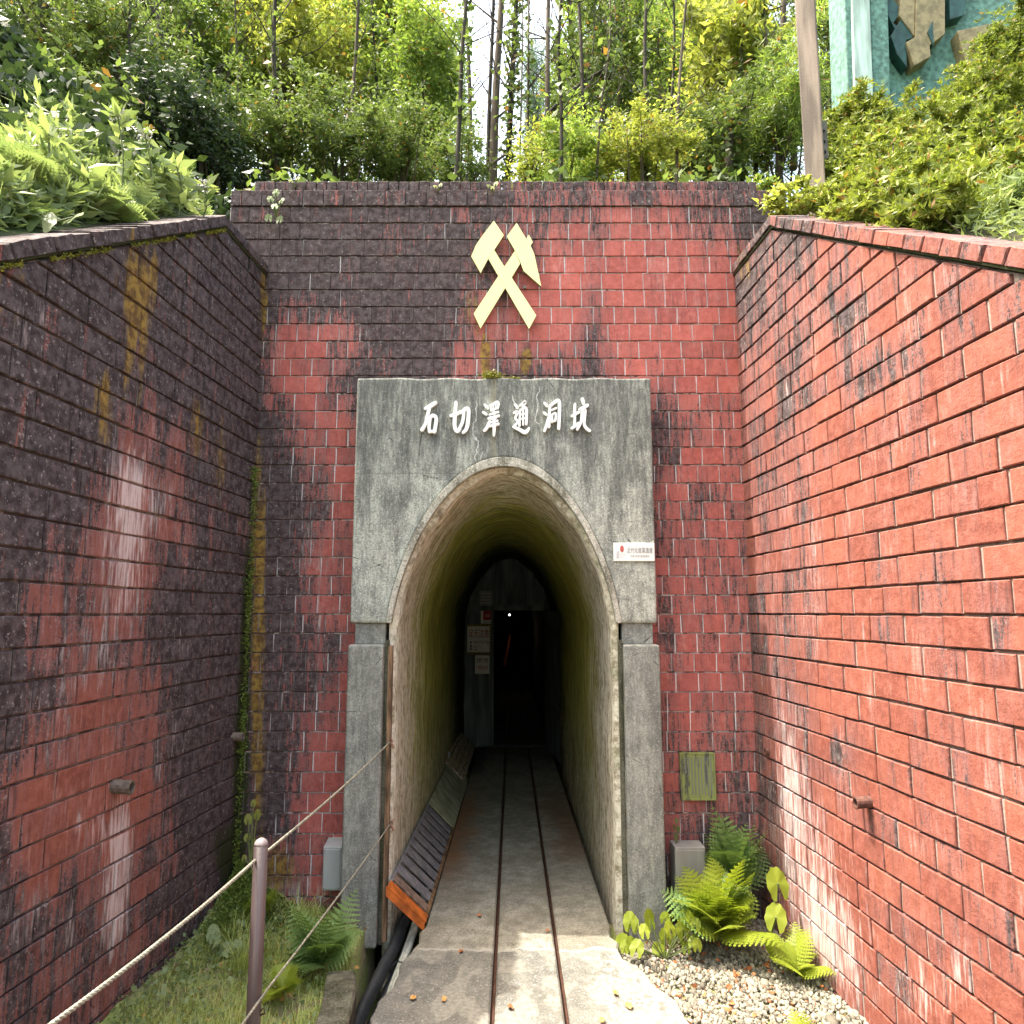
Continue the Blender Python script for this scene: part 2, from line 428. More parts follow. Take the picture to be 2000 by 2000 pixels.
def path_mat():
    g = NG('path_concrete'); P = g.pos(); x, y, z = g.sep(P)
    f = g.noise(P, 130, 4, 0.75); m = g.noise(P, 14, 5, 0.65); l = g.noise(P, 3.2, 4, 0.6)
    c = g.mix(g.ss(m, 0.3, 0.7), (0.20, 0.19, 0.15), (0.35, 0.335, 0.27))
    c = g.mix(g.ss(f, 0.47, 0.62, 0, 0.7), c, (0.075, 0.07, 0.058))
    c = g.mix(g.ss(l, 0.45, 0.62, 0, 0.4), c, (0.13, 0.11, 0.075))
    c = g.mix(g.ss(g.noise(P, 95, 2), 0.62, 0.7, 0, 0.5), c, (0.45, 0.44, 0.40))
    # rust wash beside the grating and along the right edge
    cx = g.math('ADD', x, g.math('MULTIPLY', g.math('SUBTRACT', l, 0.5), 0.35))
    rx = g.ss(cx, -0.40, -0.20, 1, 0)
    ry = g.math('MULTIPLY', g.ss(y, 4.1, 5.0), g.ss(y, 6.0, 7.6, 1, 0))
    k = g.math('MULTIPLY', g.math('MULTIPLY', rx, ry), g.ss(m, 0.2, 0.5, 0.55, 1))
    c = g.mix(g.math('MULTIPLY', k, 0.75), c, (0.23, 0.095, 0.025))
    rx2 = g.ss(cx, 0.14, 0.42)
    ry2 = g.math('MULTIPLY', g.ss(y, 4.5, 5.2), g.ss(y, 5.8, 7.8, 1, 0))
    c = g.mix(g.math('MULTIPLY', g.math('MULTIPLY', rx2, ry2), 0.65), c, (0.15, 0.07, 0.025))
    c0 = g.mix(g.ss(m, 0.3, 0.7), (0.12, 0.118, 0.105), (0.185, 0.182, 0.16))  # outer slab toned down against the sun; inner path kept paler for its shade
    c0 = g.mix(g.ss(f, 0.46, 0.66, 0, 0.75), c0, (0.05, 0.05, 0.047))
    c0 = g.mix(g.ss(g.noise(P, 95, 2), 0.60, 0.68, 0, 0.7), c0, (0.36, 0.355, 0.33))
    # worn grout patches on the outer slab
    wy = g.math('ADD', y, g.math('MULTIPLY', g.math('SUBTRACT', m, 0.5), 0.35))
    outer = g.ss(wy, 3.50, 3.56, 1, 0)
    c = g.mix(g.math('MULTIPLY', outer, 0.85), c, c0)
    pv = g.math('ADD', g.noise(g.scale(P, (6.5, 3.2, 1)), 1.0, 3, 0.5), g.math('MULTIPLY', x, 0.10))
    patch = g.math('MULTIPLY', g.ss(g.math('ADD', pv, g.math('MULTIPLY', g.math('SUBTRACT', f, .5), .12)), 0.47, 0.54), outer)
    pc = g.mix(g.ss(g.noise(P, 55, 4, 0.7), 0.35, 0.6), (0.17, 0.165, 0.14), (0.27, 0.262, 0.22))
    c = g.mix(g.math('MULTIPLY', patch, 0.85), c, pc)
    e = g.math('MULTIPLY', g.ss(g.math('ABSOLUTE', g.math('SUBTRACT', pv, 0.502)), 0.0, 0.010, 1, 0), outer)
    c = g.mix(g.math('MULTIPLY', e, 0.3), c, (0.06, 0.055, 0.045))
    # white lichen to the right
    wl = g.math('MULTIPLY', g.ss(g.noise(P, 30, 5, 0.8), 0.48, 0.58), g.math('MULTIPLY', g.ss(x, 0.25, 0.5), outer))
    c = g.mix(g.math('MULTIPLY', wl, 0.8), c, (0.38, 0.375, 0.345))
    # seam between slabs
    ws = g.math('ADD', y, g.math('MULTIPLY', g.noise(P, 9, 2), 0.12))
    sm = g.ss(g.math('ABSOLUTE', g.math('SUBTRACT', ws, 3.60)), 0.004, 0.012, 1, 0)
    c = g.mix(g.math('MULTIPLY', sm, 0.55), c, (0.42, 0.41, 0.36))
    # darker further in
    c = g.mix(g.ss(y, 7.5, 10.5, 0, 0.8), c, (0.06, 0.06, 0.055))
    dark_left = g.math('MULTIPLY', g.ss(g.math('ADD', x, g.math('MULTIPLY', m, 0.3)), -0.26, -0.06, 1, 0), g.ss(y, 7.3, 8.2))  # near-black area on the left of the floor, deep inside
    c = g.mix(g.math('MULTIPLY', dark_left, 0.7), c, (0.015, 0.016, 0.016))
    h = g.math('ADD', g.math('MULTIPLY', f, 0.5), g.math('ADD', m, g.math('MULTIPLY', patch, 0.5)))
    return g.bsdf(c, 0.9, h, 0.6, 0.006, 0, 0.25)
M['path'] = path_mat()

def lining_mat():
    g = NG('tunnel_lining'); P = g.pos(); x, y, z = g.sep(P)
    uv = g.n('UVMap').outputs[0]
    s1 = g.noise(g.scale(uv, (2.2, 22, 1)), 1.0, 7, 0.7, 0.8)
    s2 = g.noise(g.scale(uv, (4.0, 6, 1)), 1.0, 6, 0.7)
    s3 = g.noise(P, 22, 5, 0.75)
    f = g.noise(P, 70, 4, 0.75)
    mixn = g.math('ADD', g.math('MULTIPLY', s1, 0.5), g.math('MULTIPLY', s3, 0.5))
    c = g.mix(g.ss(mixn, 0.40, 0.62), (0.24, 0.19, 0.12), (0.78, 0.74, 0.58))
    c = g.mix(g.ss(s2, 0.48, 0.62, 0, 0.65), c, (0.15, 0.115, 0.065))
    c = g.mix(g.math('MULTIPLY', g.ss(z, 1.5, 0.5), g.ss(mixn, 0.45, 0.58, 0, 0.7)), c, (0.74, 0.72, 0.60))
    yy = g.math('ADD', y, g.math('MULTIPLY', g.math('SUBTRACT', s2, 0.5), 2.2))
    gr = g.math('MULTIPLY', g.ss(yy, 4.1, 5.0), g.ss(yy, 7.6, 9.0, 1, 0))
    gr = g.math('MULTIPLY', gr, g.ss(z, -0.1, 1.0, 0.3, 1.0))
    gr = g.math('MULTIPLY', gr, g.ss(s3, 0.35, 0.55, 0.45, 1.0))
    gc = g.mix(g.ss(s1, 0.35, 0.65), (0.20, 0.21, 0.025), (0.56, 0.57, 0.09))
    c = g.mix(g.math('MULTIPLY', gr, 0.9), c, gc)
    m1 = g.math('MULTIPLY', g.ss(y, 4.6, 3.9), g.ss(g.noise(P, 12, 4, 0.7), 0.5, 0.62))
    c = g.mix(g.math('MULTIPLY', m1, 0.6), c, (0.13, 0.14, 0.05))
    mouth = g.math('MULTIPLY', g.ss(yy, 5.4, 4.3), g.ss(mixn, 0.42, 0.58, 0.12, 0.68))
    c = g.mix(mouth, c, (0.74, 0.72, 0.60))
    c = g.mix(g.ss(yy, 7.0, 8.7, 0, 0.96), c, (0.014, 0.014, 0.014))  # soot plus the tunnel's darkness, put into the colour with depth
    rust = g.math('MULTIPLY', g.ss(s1, 0.57, 0.63), g.ss(z, 1.2, 0.2))
    c = g.mix(g.math('MULTIPLY', rust, 0.6), c, (0.30, 0.15, 0.05))
    c = g.mix(g.ss(f, 0.56, 0.70, 0, 0.45), c, (0.08, 0.07, 0.045))
    h = g.math('ADD', f, g.math('ADD', g.math('MULTIPLY', s1, 1.2), s3))
    return g.bsdf(c, 0.85, h, 0.5, 0.012, 0, 0.2)
M['lining'] = lining_mat()

def plaque_mat():
    g = NG('verdigris_bronze'); P = g.pos()
    n = g.noise(g.scale(P, (30, 30, 4)), 1.0, 4, 0.65); f = g.noise(P, 90, 3)
    c = g.mix(g.ss(n, 0.50, 0.60), (0.24, 0.28, 0.09), (0.075, 0.08, 0.07))
    c = g.mix(g.ss(f, 0.4, 0.7, 0, 0.3), c, (0.24, 0.30, 0.12))
    return g.bsdf(c, 0.65, f, 0.3, 0.003, 0.2)
M['plaque'] = plaque_mat()

# ------------------------------------------------------------------ stain map (soot, lime, ochre, moss) laid on the walls
# columns every 50 px from 0 to 2000, rows every 100 px from 350 to 1950
SOOT = [
"88888888888888888888877777777777777444444",  # 350
"88888888899999888887544433345788332333322",  # 450
"88888888999988899975321211122358332232222",  # 550
"88888888998233698862311612111157332222222",  # 650
"98888778999224888637687653322256232222221",  # 750
"98987556899832333333333337643357222322211",  # 850
"98876445789863233333333333433357222222211",  # 950
"98664355679853233333333336443466222222211",  # 1050
"95554367889842233333333333433467222222221",  # 1150
"96555588998876433333333333433467222222322",  # 1250
"88733448998763233333333333333467222222222",  # 1350
"87433348999832133333333333433578222233222",  # 1450
"63222238999842233333333333334578222222222",  # 1550
"72223456999622333333333333565578222222222",  # 1650
"75554557899544333333333333776668322222222",  # 1750
"66555567889966655555555555666666432222222",  # 1850
"65555677899966655555555555666666443222222",  # 1950
]
SO = np.array([[int(c) for c in r] for r in SOOT], dtype=float) / 9.0
# (u, v, ru, rv, amount)
WHITE = [(620, 900, 60, 260, .28), (1330, 1100, 90, 400, .16), (640, 1350, 40, 200, .3), (120, 1500, 140, 200, .22), (1500, 1300, 40, 300, .3), (1720, 1250, 200, 250, .14), (255, 960, 42, 100, 1.0), (240, 1120, 55, 150, .7), (140, 1300, 60, 120, .35), (330, 1450, 40, 120, .35), (400, 700, 20, 80, .3), (560, 1400, 40, 200, .22), (1350, 600, 80, 60, .2), (1180, 660, 120, 50, .2), (700, 640, 80, 60, .2), (232, 1660, 24, 100, 1.2), (222, 1800, 26, 90, .8), (330, 980, 24, 60, .5), (60, 620, 60, 70, .35), (500, 960, 10, 60, .5), (360, 1260, 14, 60, .3),
         (1560, 1640, 70, 150, .62), (1600, 1800, 70, 110, .75), (1660, 1900, 60, 90, .6), (1545, 1480, 22, 130, .55),
         (1800, 1930, 60, 70, .5), (1880, 1900, 40, 90, .45), (560, 1735, 50, 45, .7), (640, 1740, 40, 40, .5),
         (600, 1060, 14, 60, .35), (625, 1180, 10, 120, .35), (165, 1620, 60, 30, .3), (130, 1850, 120, 90, .25),
         (60, 1770, 80, 60, .25), (1540, 765, 14, 40, .6), (1595, 1035, 16, 90, .5), (1820, 860, 14, 40, .4), (1950, 740, 20, 20, .4)]
OCHRE = [(262, 620, 30, 170, .62), (285, 560, 26, 80, .45), (200, 800, 20, 100, .42), (10, 570, 36, 55, .8), (385, 830, 22, 80, .5),
         (430, 900, 16, 120, .45), (515, 620, 8, 90, .6), (505, 1100, 14, 260, .7), (500, 1450, 12, 280, .8), (545, 1700, 40, 60, .7),
         (946, 690, 14, 46, 1.0), (920, 600, 20, 60, .35), (1025, 708, 16, 26, .8), (1060, 650, 18, 50, .3), (640, 640, 8, 30, .3),
         (1450, 520, 28, 60, .35), (1440, 1450, 12, 200, .25), (410, 1120, 10, 60, .4)]
MOSS = [(483, 1150, 10, 130, .8), (478, 1350, 12, 170, 1.0), (468, 1550, 16, 180, 1.0), (450, 1700, 26, 70, .9), (430, 1640, 24, 70, .5),
        (560, 1800, 120, 34, .7), (300, 1960, 160, 24, .6), (1455, 1620, 10, 120, .3)]
RSOOT = [(1700, 730, 45, 60, .55), (1760, 690, 40, 40, .35), (1540, 745, 20, 80, .5), (1660, 610, 40, 60, .35), (1950, 1235, 16, 45, .7), (1640, 1475, 26, 34, .6),
         (1470, 540, 40, 110, .38), (1850, 560, 40, 60, .3), (1790, 800, 16, 90, .35), (1560, 480, 60, 40, .25), (1920, 480, 80, 60, .25), (1780, 930, 12, 60, .3),
         (1800, 1180, 14, 60, .3), (1730, 420, 90, 40, .2), (1980, 560, 30, 60, .3), (1490, 1500, 30, 200, .25)]
XL, XR, YW = -1.433, 1.292, 4.0
def blobs(L, u, v):
    s = 0
    for a, b, ra, rb, k in L:
        d = ((u - a) / ra) ** 2 + ((v - b) / rb) ** 2
        if d < 6: s += k * math.exp(-d)
    return min(s, 1.3)
def stain(x, y, z, jit=0.0):
    u, v = proj(x, y, z)
    ub = 0.0; um = u
    if x > XR - .03 and y < YW - .004:      # right wing
        um = max(u, 1580); ub = blobs(RSOOT, u, v)
    elif x < XL + .03 and y < YW - .004: um = min(u, 430); ub = .07
    elif z < 3.4: um = min(max(u, 505), 1440); ub = .05
    u0 = u; u = um
    fu = min(max(u / 50, 0), 39.999); fv = min(max((v - 350) / 100, 0), 15.999)
    i = int(fu); j = int(fv); a = fu - i; b = fv - j
    s = SO[j, i]*(1-a)*(1-b) + SO[j, i+1]*a*(1-b) + SO[j+1, i]*(1-a)*b + SO[j+1, i+1]*a*b
    u = u0
    if x < XL + .03 and y < YW - .004: s = .47 + (s - .5) * 1.4
    else: s = .48 + (s - .45) * 1.12
    s = min(max(s + ub + jit, 0), 1.05)
    return (s, blobs(WHITE, u, v), blobs(OCHRE, u, v), blobs(MOSS, u, v))

# ------------------------------------------------------------------ brick wall builder
PITCH = 0.1035
Z0 = 0.5618 - 7 * PITCH          # underside of the lowest course
def clip(poly, fn):
    out = []
    n = len(poly)
    for i in range(n):
        a, b = poly[i], poly[(i + 1) % n]
        fa, fb = fn(*a), fn(*b)
        if fa >= 0: out.append(a)
        if (fa >= 0) != (fb >= 0):
            t = fa / (fa - fb)
            out.append((a[0] + (b[0] - a[0]) * t, a[1] + (b[1] - a[1]) * t))
    return out
def area(p):
    return 0.5 * abs(sum(p[i][0]*p[(i+1) % len(p)][1] - p[(i+1) % len(p)][0]*p[i][1] for i in range(len(p))))

def brick_geo(poly, T, depth, out, ch, cs=1.0):
    """poly in wall coords (s,t). T(s,t,n) -> world. returns verts, faces, attrs"""
    cx = sum(p[0] for p in poly) / len(poly); cy = sum(p[1] for p in poly) / len(poly)
    w_ = max(p[0] for p in poly) - min(p[0] for p in poly); h_ = max(p[1] for p in poly) - min(p[1] for p in poly)
    fx = max(0.3, 1 - 2 * ch * cs / max(w_, 1e-3)); fy = max(0.3, 1 - 2 * ch / max(h_, 1e-3))
    tilt = random.uniform(-1, 1) * 0.0012; tlz = random.uniform(-0.2, 1) * 0.0022
    V = []; A = []
    jit = random.gauss(0, 0.085)
    jx = [(random.uniform(-1, 1) * 0.0024 * cs, random.uniform(-1, 1) * 0.0020) for _ in poly]
    def o(s, t): return out + tilt * (s - cx) / max(w_, .01) * 2 - tlz * (t - cy) / max(h_, .01)
    for (s, t), (a, b) in zip(poly, jx):
        q = (cx + (s - cx) * fx + a, cy + (t - cy) * fy + b); p = T(q[0], q[1], o(*q)); V.append(p); A.append(stain(*p, jit))
    for (s, t), (a, b) in zip(poly, jx):
        q = (s + a, t + b); p = T(q[0], q[1], o(*q) - ch); V.append(p); A.append(stain(*p, jit + 0.08))
    for (s, t) in poly:
        p = T(s, t, -depth); V.append(p); A.append(stain(*p, 0.2))
    n = len(poly)
    Fc = [tuple(range(n))]
    if n == 4:      # finer front face so the stains follow the wall, not the brick
        Fc = []; b = len(V); nu, nv = 5, 2
        c4 = [Vector(V[i]) for i in range(4)]
        for j in range(nv + 1):
            for i in range(nu + 1):
                a_, b_ = i / nu, j / nv
                p = c4[0] * (1-a_) * (1-b_) + c4[1] * a_ * (1-b_) + c4[2] * a_ * b_ + c4[3] * (1-a_) * b_
                V.append(tuple(p)); A.append(stain(*p, jit))
        for j in range(nv):
            for i in range(nu):
                q = b + j * (nu + 1) + i; Fc.append((q, q + 1, q + nu + 2, q + nu + 1))
    for k in (0, n):
        for i in range(n):
            j = (i + 1) % n
            Fc.append((k + i, k + n + i, k + n + j, k + j))
    return V, Fc, A

def make_mesh(name, V, Fc, A, tones, mat):
    me = bpy.data.meshes.new(name)
    me.from_pydata(V, [], Fc)
    ca = me.color_attributes.new('stain', 'FLOAT_COLOR', 'POINT')
    ca.data.foreach_set('color', np.array(A, dtype=np.float32).ravel())
    ta = me.attributes.new('tone', 'FLOAT', 'POINT')
    ta.data.foreach_set('value', np.array(tones, dtype=np.float32))
    me.materials.append(mat)
    return me

def link(name, me, parent=None, loc=None):
    o = bpy.data.objects.new(name, me); COL.objects.link(o)
    if parent is not None: o.parent = parent
    if loc is not None: o.location = loc
    return o

def lay_bricks(bricks, parent, mat, name='brick', limit=300):
    """bricks: list of (poly, T, depth, out, ch, cs). the largest in view become parts, the rest one stuff part"""
    scored = []
    for b in bricks:
        pr = [proj(*b[1](s, t, 0)) for s, t in b[0]]
        cu = sum(p[0] for p in pr) / len(pr); cv = sum(p[1] for p in pr) / len(pr)
        vis = -20 < cu < 2020 and -20 < cv < 2020 and b[1](b[0][0][0], b[0][0][1], 0)[1] > 0.6
        scored.append((area(pr) if vis else 0, b))
    scored.sort(key=lambda q: -q[0])
    for i, (sc_, b) in enumerate(scored[:limit]):
        V, Fc, A = brick_geo(*b)
        tn = random.random()
        link(name, make_mesh(name, V, Fc, A, [tn] * len(V), mat), parent)
    if len(scored) > limit:
        VV, FF, AA, TT = [], [], [], []
        for sc_, b in scored[limit:]:
            V, Fc, A = brick_geo(*b); k = len(VV); tn = random.random()
            VV += V; FF += [tuple(i + k for i in f) for f in Fc]; AA += A; TT += [tn] * len(V)
        o = link('brick_courses', make_mesh('brick_courses', VV, FF, AA, TT, mat), parent)
        o['kind'] = 'stuff'

def mortar_strip(mb, T, segs, depth=0.012, out=-0.0025):
    """vertical-joint mortar: one box per course piece; segs (s0,s1,t0,t1)"""
    for s0, s1, t0, t1 in segs:
        n = max(1, int(abs(s1 - s0) / 0.12))
        for k in range(n):
            a = s0 + (s1 - s0) * k / n; b = s0 + (s1 - s0) * (k + 1) / n
            P = [(a, t0), (b, t0), (b, t1), (a, t1)]
            V = [T(s, t, out) for s, t in P] + [T(s, t, -depth) for s, t in P]
            mb.add(V, [(0,1,2,3),(0,4,5,1),(2,6,7,3),(1,5,6,2),(3,7,4,0)], [stain(*p) for p in V])

def grid_sheet(mb, T, s0, s1, t0, t1, ns, nt_, out, ok=None):
    b = len(mb.v)
    for j in range(nt_ + 1):
        for i in range(ns + 1):
            p = T(s0 + (s1 - s0) * i / ns, t0 + (t1 - t0) * j / nt_, out)
            mb.v.append(tuple(p)); mb.a.append(stain(*p, 0.25))
    for j in range(nt_):
        for i in range(ns):
            if ok and not ok(s0 + (s1 - s0) * (i + .5) / ns, t0 + (t1 - t0) * (j + .5) / nt_): continue
            a = b + j * (ns + 1) + i
            mb.f.append((a, a + 1, a + ns + 2, a + ns + 1))

# ---- front wall
YW = 4.0
XL, XR = -1.433, 1.292
PX0, PX1, PZT = -0.845, 0.757, 2.77
fw = empty('brick_wall', (0, YW, 0), 'tall brick wall facing the viewer, blackened at top left, behind the concrete tunnel portal', 'wall')
fw['kind'] = 'thing'
fw_off = Vector((0, YW, 0))
def TF(s, t, n): return (s, -n, t)      # local to the front wall empty
TFW = lambda s, t, n: (s, YW - n, t)
def front_T(s, t, n): return (s, YW - n, t)
bricks = []; segs = []
JX, JZ = 0.0058, 0.0072
BW = 0.121
def inside_portal(a, b, t0, t1):
    return a > PX0 + 0.02 and b < PX1 - 0.02 and t1 < PZT - 0.03
course = 0
t = Z0
while t < 3.97:
    wide = t > 3.38
    x0, x1 = (-1.661, 1.54) if wide else (XL - 0.04, XR + 0.04)
    top_course = t > 3.86
    off = (course % 2) * BW / 2
    s = -1.661 + off - BW + random.uniform(-0.008, 0.008)
    while s < x1:
        wd = BW
        if random.random() < 0.07: wd = BW * random.choice([0.55, 0.8, 1.0])
        a, b = max(s, x0), min(s + wd, x1)
        s += wd
        if b - a < 0.02: continue
        if inside_portal(a, b, t, t + PITCH): continue
        poly = [(a + JX/2, t + JZ/2), (b - JX/2, t + JZ/2), (b - JX/2, t + PITCH - JZ/2), (a + JX/2, t + PITCH - JZ/2)]
        bricks.append((poly, front_T, 0.013, 0.0 + random.uniform(-0.0012, 0.0018) + (0.006 if top_course else 0), 0.0022, 0.6))
    if t + PITCH < PZT: segs += [(x0, PX0 + .02, t + JZ*.62, t + PITCH - JZ*.62), (PX1 - .02, x1, t + JZ*.62, t + PITCH - JZ*.62)]
    else: segs.append((x0, x1, t + JZ*.62, t + PITCH - JZ*.62))
    t += PITCH; course += 1
WTOP = t
root_inv = Matrix.Translation(-fw_off)
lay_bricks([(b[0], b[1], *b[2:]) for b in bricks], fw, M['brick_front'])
mb = MB(); mortar_strip(mb, front_T, segs, .010, -.0048)
def okf(s, t): return not (PX0 + .05 < s < PX1 - .05 and t < PZT - .06)
grid_sheet(mb, front_T, XL - .04, XR + .04, -0.3, 3.36, 22, 32, -0.0085, okf)
grid_sheet(mb, front_T, -1.655, 1.535, 3.36, WTOP, 26, 6, -0.0085)
mo = mb.build('mortar', M['mortar_light'], fw, attr='stain', fix=False)
mb = MB()
mb.box(-1.655, PX0 + .1, YW + .016, YW + .32, -0.5, WTOP - .002); mb.box(PX1 - .1, 1.535, YW + .016, YW + .32, -0.5, WTOP - .002)
mb.box(PX0 + .1, PX1 - .1, YW + .016, YW + .32, 2.42, WTOP - .002)
mb.build('wall_core', M['kerb'], fw)
# top header course, set back
cp = MB(); cp.box(-1.53, 1.455, YW + .03, YW + .30, WTOP, WTOP + .012)
cpo = cp.build('coping', M['mortar_wing'], fw)
hb = []
s = -1.53
while s < 1.455:
    b = min(s + 0.0612, 1.455)
    if b - s > .02:
        hb.append(([(s + .002, WTOP + .003), (b - .002, WTOP + .003), (b - .002, WTOP + .064 + random.uniform(-.002, .002)), (s + .002, WTOP + .064 + random.uniform(-.002, .002))],
               lambda s, t, n: (s, YW + .012 - n, t), 0.24, random.uniform(-.002, .003), 0.003, 0.6))
    s = b
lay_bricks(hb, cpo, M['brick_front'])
for ch in [o for o in COL.objects if o.parent in (fw, cpo)]:
    if ch.parent is fw: ch.matrix_parent_inverse = root_inv.copy()

# ---- wing walls
def wing(side, xc, k, label, mat, mort, joint):
    """inner face x = xc + side*k*(4-Y), s = distance towards the viewer"""
    root = empty('brick_wall', (0, 0, 0), label, 'wall'); root['kind'] = 'thing'
    L = 6.0; GD = .0135 if side > 0 else .0105
    YP = 3.46; ZP = 3.505; SL = 0.643
    def T(s, t, n): return (xc + side * (k * s - n), YW - s, t)
    def topz(s): return ZP if s < YW - YP else ZP - SL * (s - (YW - YP))
    CT = 0.066
    q = 0.215
    bricks = []; segs = []
    t = Z0; c = 0
    jz = 0.0085; jx = joint
    fclip1 = lambda s, t: ZP - CT - t
    nn = math.hypot(1, SL)
    fclip2 = lambda s, t: (ZP - SL * (s - (YW - YP)) - t) / nn - CT - 0.004
    while t < ZP:
        s = -0.215 + (c % 2) * q / 2 + random.uniform(-.012, .012)
        smax = (YW - YP) + (ZP - CT - t) / SL
        while s < min(L, smax):
            wd = q if random.random() > 0.05 else q * random.choice([.6, .85])
            a, b = max(s, -0.02), s + wd; s += wd
            if b - a < .03: continue
            poly = [(a + jx/2, t + jz/2), (b - jx/2, t + jz/2), (b - jx/2, t + PITCH - jz/2), (a + jx/2, t + PITCH - jz/2)]
            poly = clip(poly, fclip1)
            if len(poly) > 2: poly = clip(poly, fclip2)
            if len(poly) < 3 or area(poly) < 0.0006: continue
            # drop near-duplicate corners
            pp = []
            for p in poly:
                if not pp or math.hypot(p[0]-pp[-1][0], p[1]-pp[-1][1]) > .003: pp.append(p)
            if len(pp) < 3: continue
            bricks.append((pp, T, 0.016, random.uniform(-.002, .003), 0.003, 1.0))
        if t + PITCH < ZP - CT:
            sm2 = (YW - YP) + (ZP - CT * nn - t - PITCH) / SL
            segs.append((-0.01, min(L, sm2), t + jz * .65, t + PITCH - jz * .65))
        t += PITCH; c += 1
    lay_bricks(bricks, root, mat)
    mb = MB(); mortar_strip(mb, T, segs, 0.016, -0.0065)
    grid_sheet(mb, T, -0.02, 0.54, -0.3, ZP - CT, 4, 34, -GD)
    # sloped backing
    b0 = len(mb.v); n = 44
    for i in range(n + 1):
        s = 0.54 + (L - 0.54) * i / n
        zt = topz(s) - CT * nn
        for j in range(25):
            z = -0.3 + (zt + 0.3) * j / 24
            p = T(s, z, -GD); mb.v.append(p); mb.a.append(stain(*p, .25))
    for i in range(n):
        for j in range(24):
            a = b0 + i * 25 + j; mb.f.append((a, a + 25, a + 26, a + 1))
    mb.build('mortar', mort, root, attr='stain', fix=False)
    # core
    mb = MB()
    P = [(-0.02, -0.5), (L, -0.5), (L, topz(L) - CT*nn), (0.54, ZP - CT - .002), (-0.02, ZP - CT - .002)]
    V = [T(s, t, -0.02) for s, t in P] + [T(s, t, -0.27) for s, t in P]
    mb.add(V, [(0,1,2,3,4), (9,8,7,6,5)] + [(i, i+5, (i+1) % 5 + 5, (i+1) % 5) for i in range(5)])
    mb.build('wall_core', M['kerb'], root)
    # coping: mortar bed and header bricks
    mb = MB()
    s1 = YW - YP
    P = [(-0.02, ZP - CT), (s1, ZP - CT), (L, topz(L) - CT * nn), (L, topz(L) - CT*nn + .016), (s1, ZP - CT + .012), (-0.02, ZP - CT + .012)]
    V = [T(s, t, 0.006) for s, t in P] + [T(s, t, -0.27) for s, t in P]
    mb.add(V, [(0,1,4,5), (1,2,3,4), (11,10,7,6), (10,9,8,7)] + [(i, i+6, (i+1) % 6 + 6, (i+1) % 6) for i in range(6)])
    cpo = mb.build('coping', M['mortar_wing'], root)
    cb = []
    # level run
    s = 0.0
    while s < s1 - .04:
        b = min(s + .108, s1)
        if s1 - b < .04: b = s1
        cb.append(([(s + .003, ZP - CT + .013), (b - .003, ZP - CT + .013), (b - .003, ZP), (s + .003, ZP)], T, .15, .014 + random.uniform(-.002, .003), .004, 1.0))
        s = b
    ux, uz = 1 / nn, -SL / nn
    nx, nz = SL / nn, 1 / nn
    base = (s1, ZP)
    d = 0.0; D = (L - s1) * nn
    while d < D:
        e = min(d + .108 + random.uniform(-.004, .004), D)
        def pt(dd, h): return (base[0] + ux * dd + nx * h, base[1] + uz * dd + nz * h)
        j0, j1 = random.uniform(-.003, .003), random.uniform(-.003, .003)
        lo = -(CT - .016)
        P4 = [pt(d + .003, lo), pt(e - .003, lo), pt(e - .003 + j1, j1), pt(d + .003 + j0, j0)]
        if d == 0: P4[0] = (base[0] - .0 + .003, base[1] + lo - .0); P4[3] = (base[0] + .003, base[1])
        cb.append((P4, T, .15, .014 + random.uniform(-.003, .004), .004, 1.0))
        d = e
    lay_bricks(cb, cpo, mat)
    return root, T, topz
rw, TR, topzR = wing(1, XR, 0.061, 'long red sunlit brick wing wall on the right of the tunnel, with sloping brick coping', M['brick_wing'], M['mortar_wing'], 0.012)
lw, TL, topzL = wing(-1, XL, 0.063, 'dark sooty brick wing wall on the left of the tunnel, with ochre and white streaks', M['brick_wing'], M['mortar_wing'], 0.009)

# ------------------------------------------------------------------ portal
pc = -0.043
HP = [(0, 2.329), (.12, 2.307), (.227, 2.243), (.32, 2.155), (.39, 2.065), (.475, 1.91), (.53, 1.785), (.57, 1.66), (.60, 1.53), (.613, 1.447)]
def smooth_profile(off, n=26):
    """arch points from left springing over the crown to right springing, moved inward by off"""
    xs = np.array([p[0] for p in HP]); zs = np.array([p[1] for p in HP])
    sc_ = (0.613 - off * .5625) / 0.613
    # parametrise by angle-like parameter
    L_ = np.concatenate([[0], np.cumsum(np.hypot(np.diff(xs), np.diff(zs)))])
    tt = np.linspace(0, L_[-1], n)
    # Catmull-like smoothing by cubic fit
    px = np.polyfit(L_, xs, 5); pz = np.polyfit(L_, zs, 5)
    X = np.polyval(px, tt); Zz = np.polyval(pz, tt)
    X[0] = 0; Zz[-1] = 1.447; X[-1] = .613
    X = X * sc_; Zz = 1.447 + (Zz - 1.447) * ((2.329 - off) - 1.447) / (2.329 - 1.447)
    left = [(pc - a, b) for a, b in zip(X[::-1], Zz[::-1])]
    right = [(pc + a, b) for a, b in zip(X[1:], Zz[1:])]
    return left + right
portal = empty('tunnel_portal', (pc, 3.83, 0), 'grey weathered concrete tunnel portal with arched opening and raised white characters', 'portal')
pinv = Matrix.Translation((-pc, -3.83, 0))
def pbuild(mb, name, mat, parent=portal, **kw):
    o = mb.build(name, mat, parent, **kw)
    if parent is portal: o.matrix_parent_inverse = pinv.copy()
    return o
A0 = smooth_profile(0)
mb = MB(); YS = 3.83; YB = 4.02
n = len(A0)
fv = [(x, z) for x, z in A0]
V = []; Fc = []
